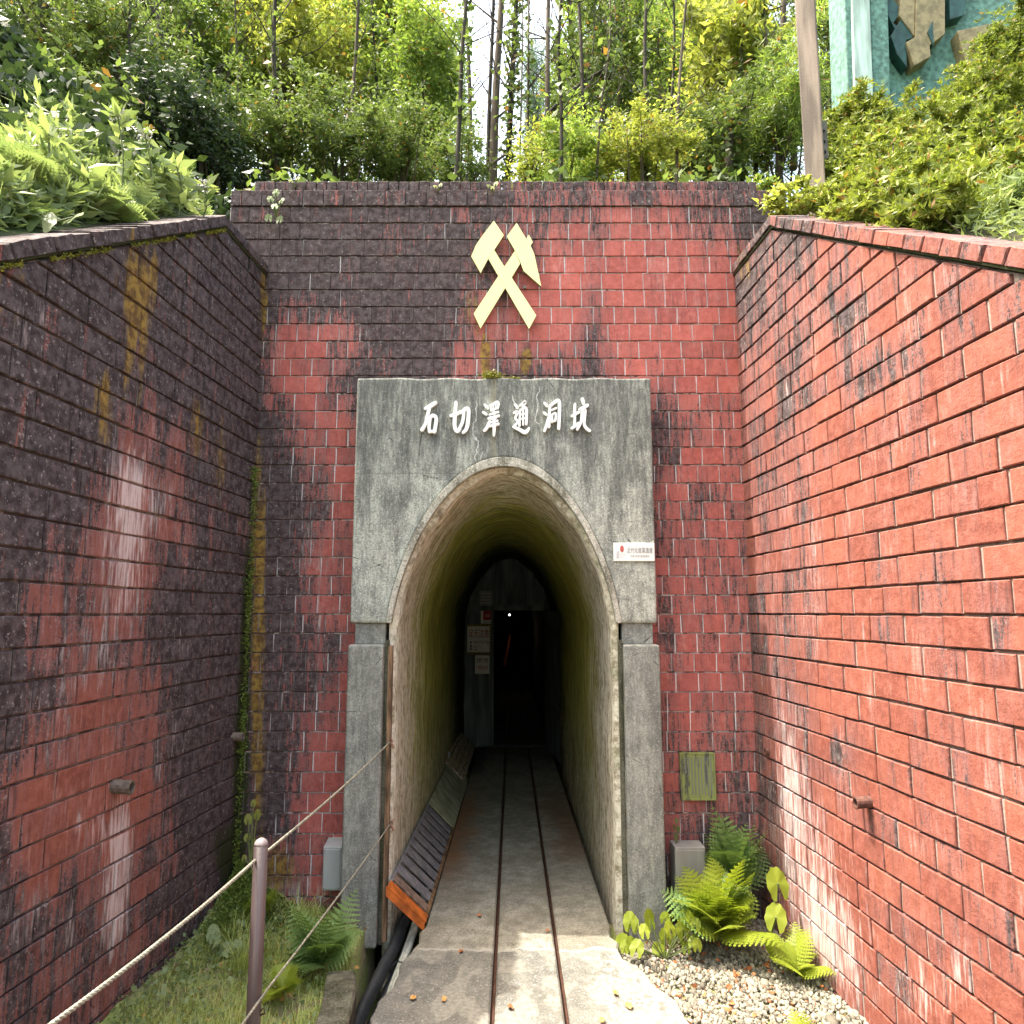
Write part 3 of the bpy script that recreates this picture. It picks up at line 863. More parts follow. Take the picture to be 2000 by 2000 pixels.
def slab_face(y, flip):
    b = len(V)
    for x, z in fv: V.append((x, y, z))                       # 0..n-1
    for x, z in fv: V.append((x, y, PZT + (-.004 * math.sin(x * 23))))  # n..2n-1
    V.append((PX0, y, 1.447)); V.append((PX0, y, PZT)); V.append((PX1, y, 1.447)); V.append((PX1, y, PZT))
    return b
b0 = slab_face(YS, 0); b1 = slab_face(YB, 1)
for i in range(n - 1):
    Fc.append((b0+i, b0+i+1, b0+n+i+1, b0+n+i)); Fc.append((b1+i, b1+n+i, b1+n+i+1, b1+i+1))
    Fc.append((b0+i, b1+i, b1+i+1, b0+i+1)); Fc.append((b0+n+i, b0+n+i+1, b1+n+i+1, b1+n+i))
for bb in (b0, b1):
    Fc.append((bb+2*n, bb, bb+n, bb+2*n+1)); Fc.append((bb+n-1, bb+2*n+2, bb+2*n+3, bb+2*n-1))
Fc += [(b0+2*n, b0+2*n+1, b1+2*n+1, b1+2*n), (b0+2*n+2, b1+2*n+2, b1+2*n+3, b0+2*n+3),
       (b0+2*n, b1+2*n, b1, b0), (b0+n-1, b1+n-1, b1+2*n+2, b0+2*n+2),
       (b0+2*n+1, b0+n, b1+n, b1+2*n+1), (b0+2*n-1, b0+2*n+3, b1+2*n+3, b1+2*n-1)]
mb.add(V, Fc)
pbuild(mb, 'lintel_slab', M['portal'], bevel=.012, segs=3)
# pillars and necks
for sx, xo, xi in ((-1, -0.843, -0.661), (1, 0.759, 0.574)):
    mb = MB(); a, b = sorted((xo, xi)); mb.box(a, b, 3.79, 4.02, -0.12, 1.338)
    pbuild(mb, 'pillar', M['pillar'], bevel=.012, segs=3)
    mb = MB(); a, b = sorted((xo - sx * .022, xi)); mb.box(a, b, 3.85, 4.02, 1.338, 1.447)
    pbuild(mb, 'neck_block', M['pillar'], bevel=.004)
# slender inner return beside each pillar
for sx, xi in ((-1, -0.661), (1, 0.574)):
    mb = MB(); a, b = sorted((xi, xi - sx * .022)); mb.box(a, b, 3.835, 4.02, -0.12, 1.36)
    pbuild(mb, 'jamb', M['kerb'], bevel=.004)
# arch band (front ring) and lining
def ring(p0, p1, y0, y1, zbot=None):
    """front annulus between profiles p0 (outer) and p1 (inner), then soffit to y1"""
    mb = MB(); n = len(p0)
    V = [(x, y0, z) for x, z in p0] + [(x, y0, z) for x, z in p1] + [(x, y1, z) for x, z in p1] + [(x, y1, z) for x, z in p0]
    Fs = []
    for i in range(n - 1):
        Fs += [(i, i+1, n+i+1, n+i), (n+i, n+i+1, 2*n+i+1, 2*n+i), (3*n+i, 3*n+i+1, i+1, i)]
    Fs += [(0, n, 2*n, 3*n), (n-1, 4*n-1, 3*n-1, 2*n-1)]
    mb.add(V, Fs); return mb
A1 = smooth_profile(.052)
A0b = smooth_profile(.001)
pbuild(ring(A0b, A1, 3.812, 4.12), 'arch_band', M['band'], smooth=False, bevel=.004)
A2 = smooth_profile(.085)
def floorz(y): return -0.025 * (y - 3.0)
# lining
def lining(y0, y1, ny, name, mat):
    prof = [(A2[0][0] , z) for z in np.linspace(-0.5, 1.40, 14)] + A2 + [(A2[-1][0], z) for z in np.linspace(1.40, -0.5, 14)]
    arc = [0]
    for i in range(1, len(prof)): arc.append(arc[-1] + math.hypot(prof[i][0]-prof[i-1][0], prof[i][1]-prof[i-1][1]))
    V = []; Fs = []; UV = []
    n = len(prof)
    for j in range(ny + 1):
        y = y0 + (y1 - y0) * j / ny
        for i, (x, z) in enumerate(prof):
            w = .008 * math.sin(arc[i] * 9 + y * 2.3) + .006 * math.sin(arc[i] * 23 - y * 5) + random.uniform(-.004, .004)
            cx = pc - x; nrm = math.hypot(cx, max(0, z - 1.4)) + 1e-6
            x2 = x + cx / nrm * w * .6; z2 = z - (w * max(0, z - 1.4) / nrm)
            V.append((x2, y, z2 + floorz(y) * .3)); UV.append((arc[i], y))
    for j in range(ny):
        for i in range(n - 1):
            a = j * n + i; Fs.append((a, a + 1, a + n + 1, a + n))
    # front lip
    b = len(V)
    for i, (x, z) in enumerate(prof):
        cx = x - pc; nr = math.hypot(cx, max(0, z - 1.4)) + 1e-6
        V.append((x + cx / nr * .035, y0, z + .05 * max(0, z - 1.4) / nr)); UV.append((arc[i], y0))
    for i in range(n - 1): Fs.append((i, b + i, b + i + 1, i + 1))
    me = bpy.data.meshes.new(name); me.from_pydata(V, [], Fs)
    uvl = me.uv_layers.new(name='UVMap')
    for lp in me.loops: uvl.data[lp.index].uv = UV[lp.vertex_index]
    me.polygons.foreach_set('use_smooth', [True] * len(me.polygons))
    me.materials.append(mat)
    return me
tun = empty('mine_tunnel', (pc, 3.85, 0), 'narrow arched mine tunnel with mossy yellow green lining running into the dark', 'tunnel')
tinv = Matrix.Translation((-pc, -3.85, 0))
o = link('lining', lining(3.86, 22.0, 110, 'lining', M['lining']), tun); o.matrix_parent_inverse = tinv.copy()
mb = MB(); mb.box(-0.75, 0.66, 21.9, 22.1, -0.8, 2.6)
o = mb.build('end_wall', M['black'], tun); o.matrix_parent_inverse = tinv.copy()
# rusty edge at the left jamb
mb = MB(); mb.box(-0.640, -0.618, 3.822, 3.858, -0.1, 1.33)
o = mb.build('rusty_strip', simple('rust_stain', (0.17, 0.105, 0.06), .9, .75, 40, streak=True), tun); o.matrix_parent_inverse = tinv.copy()

# ------------------------------------------------------------------ raised characters, drawn with a broad brush
def zp(X, Y_, ys): return at(780 + X / 4.6, 740 + Y_ / 4.6, ys)
CH = {
 'first': [[(234,266,10),(275,244,13),(322,214,12)], [(272,250,11),(252,330,11),(236,400,11),(202,458,11)], [(278,352,9),(266,430,10),(272,476,9)],
        [(274,352,8),(300,330,12),(330,350,11),(325,420,11),(314,478,10)], [(268,474,9),(322,468,9)]],
 'second': [[(464,330,11),(520,312,11),(548,292,8)], [(508,210,10),(500,320,12),(496,420,12),(518,470,12),(548,446,8)],
        [(548,306,8),(600,268,13),(622,288,12),(614,400,12),(600,452,11),(572,482,9)], [(580,300,10),(566,390,10),(520,478,8)]],
 'third': [[(768,232,8),(792,258,9)], [(754,300,8),(780,318,8)], [(764,464,9),(790,430,10),(822,346,7)],
        [(818,240,6),(884,208,9),(884,262,8)], [(818,238,6),(824,284,6)], [(824,284,6),(884,262,6)], [(842,232,5),(844,276,5)], [(864,224,5),(864,268,5)],
        [(812,322,7),(888,296,7)], [(850,276,6),(850,322,6)], [(800,356,7),(894,332,8)], [(826,344,5),(836,366,5)], [(876,338,5),(862,362,5)],
        [(818,394,6),(882,378,7)], [(808,428,7),(890,406,8)], [(850,366,8),(852,450,10),(848,512,7)]],
 'fourth': [[(1042,232,8),(1062,258,8)], [(1030,304,8),(1066,294,8),(1042,350,8),(1062,384,8),(1026,430,8)],
        [(1026,430,9),(1080,456,11),(1130,480,13),(1164,444,8)], [(1082,240,6),(1132,204,9),(1108,250,7)],
        [(1086,280,7),(1078,420,8)], [(1086,282,6),(1138,262,9),(1140,404,9)], [(1090,322,5),(1136,312,5)], [(1088,362,5),(1136,352,5)], [(1112,268,6),(1112,410,6)]],
 'fifth': [[(1304,216,8),(1326,242,8)], [(1298,304,8),(1322,322,8)], [(1304,466,9),(1322,412,9),(1338,346,7)],
        [(1352,240,8),(1344,430,9)], [(1354,244,8),(1410,200,11),(1438,222,11),(1432,446,10)], [(1370,280,6),(1408,262,6)],
        [(1372,322,7),(1372,388,7)], [(1372,322,6),(1404,310,7),(1402,376,7)], [(1372,384,6),(1402,376,6)]],
 'sixth': [[(1550,334,8),(1612,298,9)], [(1578,226,8),(1574,420,8)], [(1552,442,10),(1612,396,8)], [(1644,180,10),(1656,214,10)],
        [(1618,274,8),(1688,238,11)], [(1640,292,9),(1634,380,9),(1598,452,9)], [(1640,296,7),(1668,280,9),(1660,400,9),(1680,444,10),(1708,466,9)]],
}
desc = {'first': 'leftmost white brush character over the arch, an open box under a bar', 'second': 'second white brush character from the left over the arch',
        'third': 'third white brush character over the arch, with many strokes', 'fourth': 'fourth white brush character over the arch, with a long sweep underneath',
        'fifth': 'fifth white brush character over the arch, with a framed box', 'sixth': 'rightmost white brush character over the arch'}
def ribbon(mb, pts, y0, y1, taper=True):
    """pts (Vector x,z world, half width)"""
    P = []
    # resample smooth
    m = len(pts)
    for i in range(m - 1):
        for k in range(5):
            t = k / 5
            p0 = pts[max(i-1, 0)]; p1 = pts[i]; p2 = pts[i+1]; p3 = pts[min(i+2, m-1)]
            q = [0.5 * ((2*p1[c]) + (-p0[c]+p2[c])*t + (2*p0[c]-5*p1[c]+4*p2[c]-p3[c])*t*t + (-p0[c]+3*p1[c]-3*p2[c]+p3[c])*t**3) for c in range(3)]
            P.append(q)
    P.append(list(pts[-1]))
    N = len(P); left = []; right = []
    for i in range(N):
        a = P[max(i-1, 0)]; b = P[min(i+1, N-1)]
        dx, dz = b[0]-a[0], b[1]-a[1]; l = math.hypot(dx, dz) + 1e-9
        h = P[i][2]
        left.append((P[i][0] - dz/l*h, P[i][1] + dx/l*h)); right.append((P[i][0] + dz/l*h, P[i][1] - dx/l*h))
    def cap(c, d0, h, n=4):
        out = []
        ang = math.atan2(d0[1], d0[0])
        for k in range(1, n):
            t = ang + math.pi/2 - math.pi * k / n
            out.append((c[0] + math.cos(t) * h, c[1] + math.sin(t) * h))
        return out
    V = []; Fs = []
    for i in range(N): V += [(left[i][0], y0, left[i][1]), (right[i][0], y0, right[i][1]), (left[i][0], y1, left[i][1]), (right[i][0], y1, right[i][1])]
    for i in range(N - 1):
        a = 4*i; b = a + 4
        Fs += [(a, a+1, b+1, b), (a, b, b+2, a+2), (a+1, a+3, b+3, b+1)]
    d1 = (P[-1][0]-P[-2][0], P[-1][1]-P[-2][1]); c1 = cap(P[-1], d1, P[-1][2])
    d2 = (P[0][0]-P[1][0], P[0][1]-P[1][1]); c2 = cap(P[0], d2, P[0][2])
    def addcap(i0, i1, c):
        b = len(V); m = len(c)
        for x, z in c: V.append((x, y0, z))
        for x, z in c: V.append((x, y1, z))
        Fs.append(tuple([i0] + [b + k for k in range(m)] + [i1]))
        ch = [i0] + [b + k for k in range(m)] + [i1]; cb = [i0 + 2] + [b + m + k for k in range(m)] + [i1 + 2]
        for k in range(len(ch) - 1): Fs.append((ch[k], ch[k+1], cb[k+1], cb[k]))
    addcap(4*(N-1), 4*(N-1)+1, c1); addcap(1, 0, c2)
    mb.add(V, Fs)
for key, strokes in CH.items():
    mb = MB()
    for i, st_ in enumerate(strokes):
        pts = []
        for X, Y_, h in st_:
            p = zp(X, Y_, YS - .02); pts.append((p.x, p.z, h / 4.6 / F * 3.9 * 1.42))
        ribbon(mb, pts, YS - .022 - .0005 * i, YS - .004)
    o = pbuild(mb, 'raised_character', M['white_letter'])
    o['label'] = desc[key]

# ------------------------------------------------------------------ emblem
def e2(X, Y_): return (650 + X / 2.76, Y_ / 2.76)
YE = 3.955
def epoly(L): return [(at(*e2(X, Y_), YE).x, at(*e2(X, Y_), YE).z) for X, Y_ in L]
emb = empty('crossed_hammers_emblem', at(990, 520, YE), 'pale yellow crossed hammer and pick emblem mounted high on the brick wall', 'emblem')
einv = Matrix.Translation(-emb.location)
handle1 = [(869,1345),(905,1405),(1097,1700),(1058,1773),(838,1394)]   # going down right
handle2 = [(1010,1420),(796,1770),(759,1690),(982,1350)]
head1 = [(868,1190),(922,1268),(872,1345),(838,1394),(797,1472),(746,1382),(772,1320),(810,1265)]
head2 = [(991,1202),(1043,1288),(1057,1265),(1078,1306),(1066,1325),(1086,1370),(1124,1545),(1028,1460),(1012,1416),(982,1352),(938,1275)]
for nm, L, dy in (('hammer_handle', handle1, 0.0), ('pick_handle', handle2, .0012), ('hammer_head', head1, -.0012), ('pick_head', head2, -.0020)):
    mb = MB(); mb.prism(epoly(L), YE + dy, YE + .022)
    o = mb.build(nm, M['gold'], emb); o.matrix_parent_inverse = einv.copy()
    me = o.data; me.materials.append(M['gold_edge'])
    for p in me.polygons:
        if abs(p.normal.y) < .5: p.material_index = 1
for u, v in ((960, 560), (1025, 560), (950, 500), (1030, 470)):
    mb = MB(); p = at(u, v, YE + .02); mb.tube([(p.x, YE + .02, p.z), (p.x, YW + .01, p.z)], .008, 8)
    o = mb.build('standoff', M['strut'], emb); o.matrix_parent_inverse = einv.copy()

# ------------------------------------------------------------------ flat print helpers
def text_obj(s, x0, x1, z0, z1, y, mat, name, parent, inv=None, depth=.0012):
    cu = bpy.data.curves.new(name, 'FONT'); cu.body = s; cu.resolution_u = 2
    to = bpy.data.objects.new(name, cu); COL.objects.link(to)
    dg = bpy.context.evaluated_depsgraph_get(); dg.update()
    me = bpy.data.meshes.new_from_object(to.evaluated_get(dg))
    bpy.data.objects.remove(to); bpy.data.curves.remove(cu)
    n = len(me.vertices)
    if n == 0: return None
    co = np.empty(n * 3); me.vertices.foreach_get('co', co); co = co.reshape(-1, 3)
    mn, mx = co.min(0), co.max(0)
    X = x0 + (co[:, 0] - mn[0]) / max(mx[0] - mn[0], 1e-6) * (x1 - x0)
    Zz = z0 + (co[:, 1] - mn[1]) / max(mx[1] - mn[1], 1e-6) * (z1 - z0)
    out = np.stack([X, np.full(n, y), Zz], 1)
    me.vertices.foreach_set('co', out.ravel()); me.materials.clear(); me.materials.append(mat)
    me.name = name
    o = link(name, me, parent)
    if inv is not None: o.matrix_parent_inverse = inv.copy()
    return o

def plate(name, u0, v0, u1, v1, y, mat, label, cat, th=.006, bevel=.002, pname='plate'):
    a = at(u0, v0, y); b = at(u1, v1, y)
    x0, x1, z1, z0 = a.x, b.x, a.z, b.z
    r_ = empty(name, ((x0 + x1) / 2, y, z0), label, cat)
    inv = Matrix.Translation(-r_.location)
    mb = MB(); mb.box(x0, x1, y, y + th, z0, z1)
    o = mb.build(pname, mat, r_, bevel=bevel); o.matrix_parent_inverse = inv.copy()
    return r_, inv, (x0, x1, z0, z1)

def bxp(r_, inv, B, fx0, fx1, fz0, fz1, y, mat, name, th=.0012):
    x0, x1, z0, z1 = B
    mb = MB(); mb.box(x0 + (x1-x0)*fx0, x0 + (x1-x0)*fx1, y, y + th, z0 + (z1-z0)*fz0, z0 + (z1-z0)*fz1)
    o = mb.build(name, mat, r_); o.matrix_parent_inverse = inv.copy(); return o
def txp(r_, inv, B, s, fx0, fx1, fz0, fz1, y, mat, name='lettering'):
    x0, x1, z0, z1 = B
    return text_obj(s, x0 + (x1-x0)*fx0, x0 + (x1-x0)*fx1, z0 + (z1-z0)*fz0, z0 + (z1-z0)*fz1, y, mat, name, r_, inv)

# heritage plaque on portal
ys = YS - .012
r_, inv, B = plate('wall_plaque', 1198, 1060, 1279, 1096, ys, M['white_plate'], 'small white plaque with a red oval on the right side of the concrete portal', 'plaque', th=.010)
mb = MB(); x0, x1, z0, z1 = B
cxx = x0 + (x1-x0)*.205; czz = z0 + (z1-z0)*.665
pts = [(cxx + (x1-x0)*.046*math.cos(t), czz + (z1-z0)*.185*math.sin(t)) for t in np.linspace(0, 2*math.pi, 24, endpoint=False)]
mb.prism(pts, ys - .0015, ys); o = mb.build('red_dot', M['ink_rose'], r_); o.matrix_parent_inverse = inv.copy()
mb = MB(); fx = lambda f: x0 + (x1-x0)*f; fz = lambda f: z0 + (z1-z0)*f
mb.prism([(fx(.07), fz(.16)), (fx(.135), fz(.16)), (fx(.135), fz(.60)), (fx(.07), fz(.50))], ys - .0012, ys)
o = mb.build('chimney_mark', M['pale_grey'], r_); o.matrix_parent_inverse = inv.copy()
txp(r_, inv, B, '近代化産業遺産', .33, .95, .43, .74, ys - .0012, M['ink_grey'])
txp(r_, inv, B, '平成19年度 経済産業省', .41, .87, .20, .33, ys - .0012, M['ink_grey'])
txp(r_, inv, B, 'Heritage of Industrial\nModernization', .16, .30, .17, .42, ys - .0012, M['pale_grey'])

# bronze plaque on brick
yb = YW - .022
r_, inv, B = plate('bronze_plaque', 1327, 1470, 1399, 1563, yb, M['plaque'], 'green weathered bronze plaque on the brick wall right of the portal', 'plaque', th=.02, bevel=.003)
for a in ((0, 1, 0, .03), (0, 1, .97, 1), (0, .03, .03, .97), (.97, 1, .03, .97)):
    bxp(r_, inv, B, *a, yb - .004, M['plaque'], 'rim', th=.006)
mb = MB(); rr = random.Random(4)
x0, x1, z0, z1 = B
for c_ in range(9):
    fx_ = .88 - c_ * .09
    z = .90 if c_ else .95
    while z > (.12 if c_ < 7 else .55):
        h = rr.uniform(.02, .035)
        mb.box(x0 + (x1-x0)*(fx_-.02), x0 + (x1-x0)*(fx_+.02), yb - .002, yb, z0 + (z1-z0)*(z-h), z0 + (z1-z0)*z)
        z -= h + .014
o = mb.build('cast_lettering', M['ink_grey'], r_); o.matrix_parent_inverse = inv.copy(); o['kind'] = 'stuff'

# ------------------------------------------------------------------ doors and signs inside
YD = 9.5
def dpt(u, v): p = at(u, v, YD); return p.x, p.z
dz_sill = floorz(YD)
door = empty('tunnel_gate', (0, YD, dz_sill), 'dark timber gate closing the tunnel beyond the arch, right leaf standing open', 'gate')
dinv = Matrix.Translation((0, -YD, -dz_sill))
xa, ztop = dpt(962, 1188); xb, _ = dpt(1063, 1188)
# fascia planks
mb = MB(); w0 = -0.64; k = 0
planks = []
while w0 < .56:
    w1 = w0 + .085
    planks.append((w0, w1)); w0 = w1
for a, b in planks:
    mb = MB(); mb.box(a + .002, b - .002, YD + random.uniform(0, .006), YD + .04, ztop, 2.45)
    o = mb.build('plank', M['dark_wood'], door); o.matrix_parent_inverse = dinv.copy()
mb = MB(); mb.box(-0.64, .56, YD - .03, YD + .05, ztop - .03, ztop + .04)
o = mb.build('door_head', M['dark_wood'], door); o.matrix_parent_inverse = dinv.copy()
lx = dpt(905, 1400)[0]
mb = MB(); mb.box(-0.66, xa, YD - .01, YD + .03, dz_sill - .02, ztop - .03)
o = mb.build('fixed_leaf', M['dark_wood'], door, bevel=.004); o.matrix_parent_inverse = dinv.copy()
mb = MB(); mb.box(xa, xa + .02, YD - .025, YD + .05, dz_sill - .02, ztop - .03); mb.box(xb, xb + .2, YD + .01, YD + .06, dz_sill - .02, ztop - .03)
o = mb.build('door_frame', M['dark_wood'], door); o.matrix_parent_inverse = dinv.copy()
# open leaf of planks, hinged at the right, swung towards the viewer
hx, hy = 0.415, YD - .02
ex, ey = .545, 7.95
nP = 9
for i in range(nP):
    t0, t1 = i / nP, (i + 1) / nP - .012
    x0, y0, x1, y1 = hx + (ex-hx)*t0, hy + (ey-hy)*t0, hx + (ex-hx)*t1, hy + (ey-hy)*t1
    mb = MB(); zb = floorz((y0+y1)/2) + .01; zt = ztop - .04
    V = [(x0, y0, zb), (x1, y1, zb), (x1, y1, zt), (x0, y0, zt), (x0+.03, y0, zb), (x1+.03, y1, zb), (x1+.03, y1, zt), (x0+.03, y0, zt)]
    mb.add(V, [(0,1,2,3), (7,6,5,4), (0,4,5,1), (1,5,6,2), (2,6,7,3), (3,7,4,0)])
    o = mb.build('plank', M['dark_wood'], door); o.matrix_parent_inverse = dinv.copy()
for zz in (.35, 1.2):
    mb = MB(); p0 = Vector((hx - .006, hy, zz)); p1 = Vector((ex - .006, ey, zz))
    V = [(p0.x, p0.y, zz), (p1.x, p1.y, zz), (p1.x, p1.y, zz + .1), (p0.x, p0.y, zz + .1), (p0.x+.006, p0.y, zz), (p1.x+.006, p1.y, zz), (p1.x+.006, p1.y, zz+.1), (p0.x+.006, p0.y, zz+.1)]
    mb.add(V, [(0,1,2,3), (7,6,5,4), (0,4,5,1), (1,5,6,2), (2,6,7,3), (3,7,4,0)])
    o = mb.build('ledge', M['dark_wood'], door); o.matrix_parent_inverse = dinv.copy()
ysn = YD - .03
r_, inv, B = plate('notice', 937, 1154, 961, 1183, ysn - .01, M['grey_paper'], 'small grey notice above the gate opening, topmost of the gate signs', 'sign', th=.006, bevel=0)
for z in (.15, .35, .55, .78): bxp(r_, inv, B, .1, .9, z, z + .07, ysn - .012, M['pale_grey'], 'text_line')
r_, inv, B = plate('notice', 939, 1193, 959, 1218, ysn, M['paper'], 'small red and white notice on the gate, above the striped warning sign', 'sign', th=.006, bevel=0)
bxp(r_, inv, B, .25, 1, .28, 1, ysn - .0015, M['ink_red'], 'red_panel')
txp(r_, inv, B, '注意', .4, .85, .5, .75, ysn - .003, M['paper'])
txp(r_, inv, B, 'SECOM', .3, .98, .06, .22, ysn - .0015, M['ink_black'])
r_, inv, B = plate('warning_sign', 913, 1219, 959.5, 1278, ysn, M['ink_yellow'], 'warning sign with yellow and black striped border and red characters on the gate', 'sign', th=.006, bevel=0)
x0, x1, z0, z1 = B
mb = MB()
for i in range(9):
    f = i / 9
    for zz in (.0, .93):
        mb.prism([(x0+(x1-x0)*(f), z0+(z1-z0)*zz), (x0+(x1-x0)*(f+.055), z0+(z1-z0)*zz), (x0+(x1-x0)*min(1, f+.105), z0+(z1-z0)*(zz+.07)), (x0+(x1-x0)*(f+.05), z0+(z1-z0)*(zz+.07))], ysn - .0012, ysn)
for i in range(9):
    f = .07 + i * .095
    mb.prism([(x0+(x1-x0)*.93, z0+(z1-z0)*f), (x1, z0+(z1-z0)*(f+.03)), (x1, z0+(z1-z0)*(f+.075)), (x0+(x1-x0)*.93, z0+(z1-z0)*(f+.045))], ysn - .0012, ysn)
o = mb.build('stripes', M['ink_black'], r_); o.matrix_parent_inverse = inv.copy()
bxp(r_, inv, B, 0, .93, .07, .93, ysn - .0015, M['paper'], 'panel')
txp(r_, inv, B, '足元注意', .05, .90, .56, .83, ysn - .003, M['ink_red'])
txp(r_, inv, B, 'Watch Your Step', .26, .90, .33, .46, ysn - .003, M['ink_black'])
txp(r_, inv, B, '발밑 주의', .26, .50, .22, .29, ysn - .003, M['ink_grey'])
txp(r_, inv, B, '注意脚下', .26, .44, .12, .18, ysn - .003, M['ink_grey'])
# small walking figure pictogram
mb = MB()
cxp, czp = x0 + (x1-x0)*.15, z0 + (z1-z0)*.40
mb.prism([(cxp + .010*math.cos(t), czp + .016*math.sin(t)) for t in np.linspace(0, 2*math.pi, 10, endpoint=False)], ysn - .003, ysn - .0015)
for (a, b, c, d) in ((0, -.02, 0, -.06), (0, -.03, .014, -.055), (0, -.03, -.014, -.05), (0, -.06, .012, -.10), (0, -.06, -.012, -.10)):
    ribbon(mb, [(cxp + a, czp + b, .0035), (cxp + c, czp + d, .0035)], ysn - .003, ysn - .0015)
o = mb.build('pictogram', M['ink_black'], r_); o.matrix_parent_inverse = inv.copy()
r_, inv, B = plate('notice', 928, 1280, 956, 1316, ysn, M['paper'], 'white closing time notice under the striped warning sign', 'sign', th=.006, bevel=0)
txp(r_, inv, B, '営業終了時間', .1, .9, .60, .86, ysn - .0015, M['ink_black'])
txp(r_, inv, B, '17時30分', .12, .9, .18, .48, ysn - .0015, M['ink_red'])

# lamp deep in tunnel
gl = NG('lamp_glow'); gl.bsdf((0.9, 0.9, 0.85), .5, emis=(1, .96, .88, 1), estr=6)
p = at(995, 1201, 18.0)
lampo = empty('tunnel_lamp', p, 'small white lamp glowing deep inside the dark tunnel', 'lamp')
mb = MB()
me = bpy.data.meshes.new('bulb'); bm = bmesh.new(); bmesh.ops.create_icosphere(bm, subdivisions=2, radius=.019); bm.to_mesh(me); bm.free(); me.materials.append(gl.m)
link('bulb', me, lampo)
mb.tube([(0, 0, .03), (0, 0, .55)], .006, 6); mb.build('wire', M['conduit'], lampo)
# rusty prop catching the lamp
p = at(990, 1290, 17.0)
pl = bpy.data.lights.new('tunnel_lamp_light', 'POINT'); pl.energy = 0.16; pl.shadow_soft_size = .03; pl.color = (1, .75, .5)
plo = bpy.data.objects.new('tunnel_lamp_light', pl); COL.objects.link(plo); plo.location = at(1000, 1235, 16.6)
mb = MB(); b_ = at(985, 1300, 17); t_ = at(996, 1240, 17)
mb.tube([b_, (b_ + t_) / 2 + Vector((.01, 0, 0)), t_], [.04, .03, .015], 7)
o = mb.build('rusty_prop', simple('rusty_timber', (0.30, 0.08, 0.03), .9, .5, 20)); tag(o, 'rust red leaning prop faintly lit deep inside the tunnel', 'prop')

# ------------------------------------------------------------------ path, rails, ditch, bank
def sheet(outline_l, outline_r, ys_, name, mat, th=.14, nseg=1):
    pass
def xl(y):   # left edge of the path
    if y < 3.8:
        t = (3.8 - y)
        return -0.426 - .118 * t - .012 * math.sin(y * 17) - .006 * math.sin(y * 41)
    return -0.424
def xr(y):
    pts = [(-3, 1.2), (1.5, .92), (2.9, .672), (3.1, .628), (3.3, .565), (3.45, .50), (3.55, .486), (3.7, .47), (3.8, .48), (30, .48)]
    ys_ = [p[0] for p in pts]; xs_ = [p[1] for p in pts]
    v = float(np.interp(y, ys_, xs_))
    if y < 3.75: v += .012 * math.sin(y * 23) + .008 * math.sin(y * 51)
    return v
RX0 = lambda y: -0.074
RX1 = lambda y: 0.205
ysamp = [-3, -1, 0, 1, 1.6] + list(np.arange(2.0, 4.0, .06)) + [4.1, 4.5, 5, 6, 7, 8, 9.5, 12, 22]
path = []
GW = .009
def pz(y): return floorz(max(y, -3))
mb = MB()
def strip(fa, fb, nm):
    mb = MB(); V = []; Fs = []
    nx = 1
    for y in ysamp:
        a, b = fa(y), fb(y); z = pz(y)
        V += [(a, y, z - .35), (a, y, z - .008), (a + .008, y, z), (b - .008, y, z), (b, y, z - .008), (b, y, z - .35)]
    for j in range(len(ysamp) - 1):
        for i in range(5):
            a = j*6 + i; Fs.append((a, a+1, a+7, a+6))
    mb.add(V, Fs)
    o = mb.build(nm, M['path'], None, fix=True); o['kind'] = 'structure'
    return o
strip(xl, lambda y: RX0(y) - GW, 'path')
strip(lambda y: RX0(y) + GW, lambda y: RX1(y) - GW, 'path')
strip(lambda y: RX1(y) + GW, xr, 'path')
for fx_, lab in ((RX0, 'left rusty rail sunk into the concrete path'), (RX1, 'right rusty rail sunk into the concrete path')):
    mb = MB(); V = []; Fs = []
    for y in (-3, 22):
        z = pz(y); x = fx_(y)
        V += [(x - .0085, y, z - .2), (x - .0085, y, z - .030), (x - .002, y, z - .030), (x - .001, y, z - .010), (x + .0075, y, z - .010), (x + .0085, y, z - .014), (x + .0085, y, z - .2)]
    for i in range(6): Fs.append((i, i+1, i+8, i+7))
    mb.add(V, Fs); o = mb.build('track_rail', M['rail']); tag(o, lab, 'rail', 'rails of the mine track')
# door sill
mb = MB(); mb.box(-.42, .46, YD - .08, YD + .05, floorz(YD) - .01, floorz(YD) + .008)
o = mb.build('sill', M['dark_wood'], door); o.matrix_parent_inverse = dinv.copy()

# big ground sheet and ditch floor
mb = MB(); mb.add([(-600, -600, -.62), (600, -600, -.62), (600, 900, -.62), (-600, 900, -.62)], [(0, 1, 2, 3)])
mb.build('ground', M['soil'])['kind'] = 'structure'
mb = MB(); mb.box(-.80, -.40, -3, 9.4, -.6, -.45); o = mb.build('ditch_floor', M['bank']); o['kind'] = 'structure'
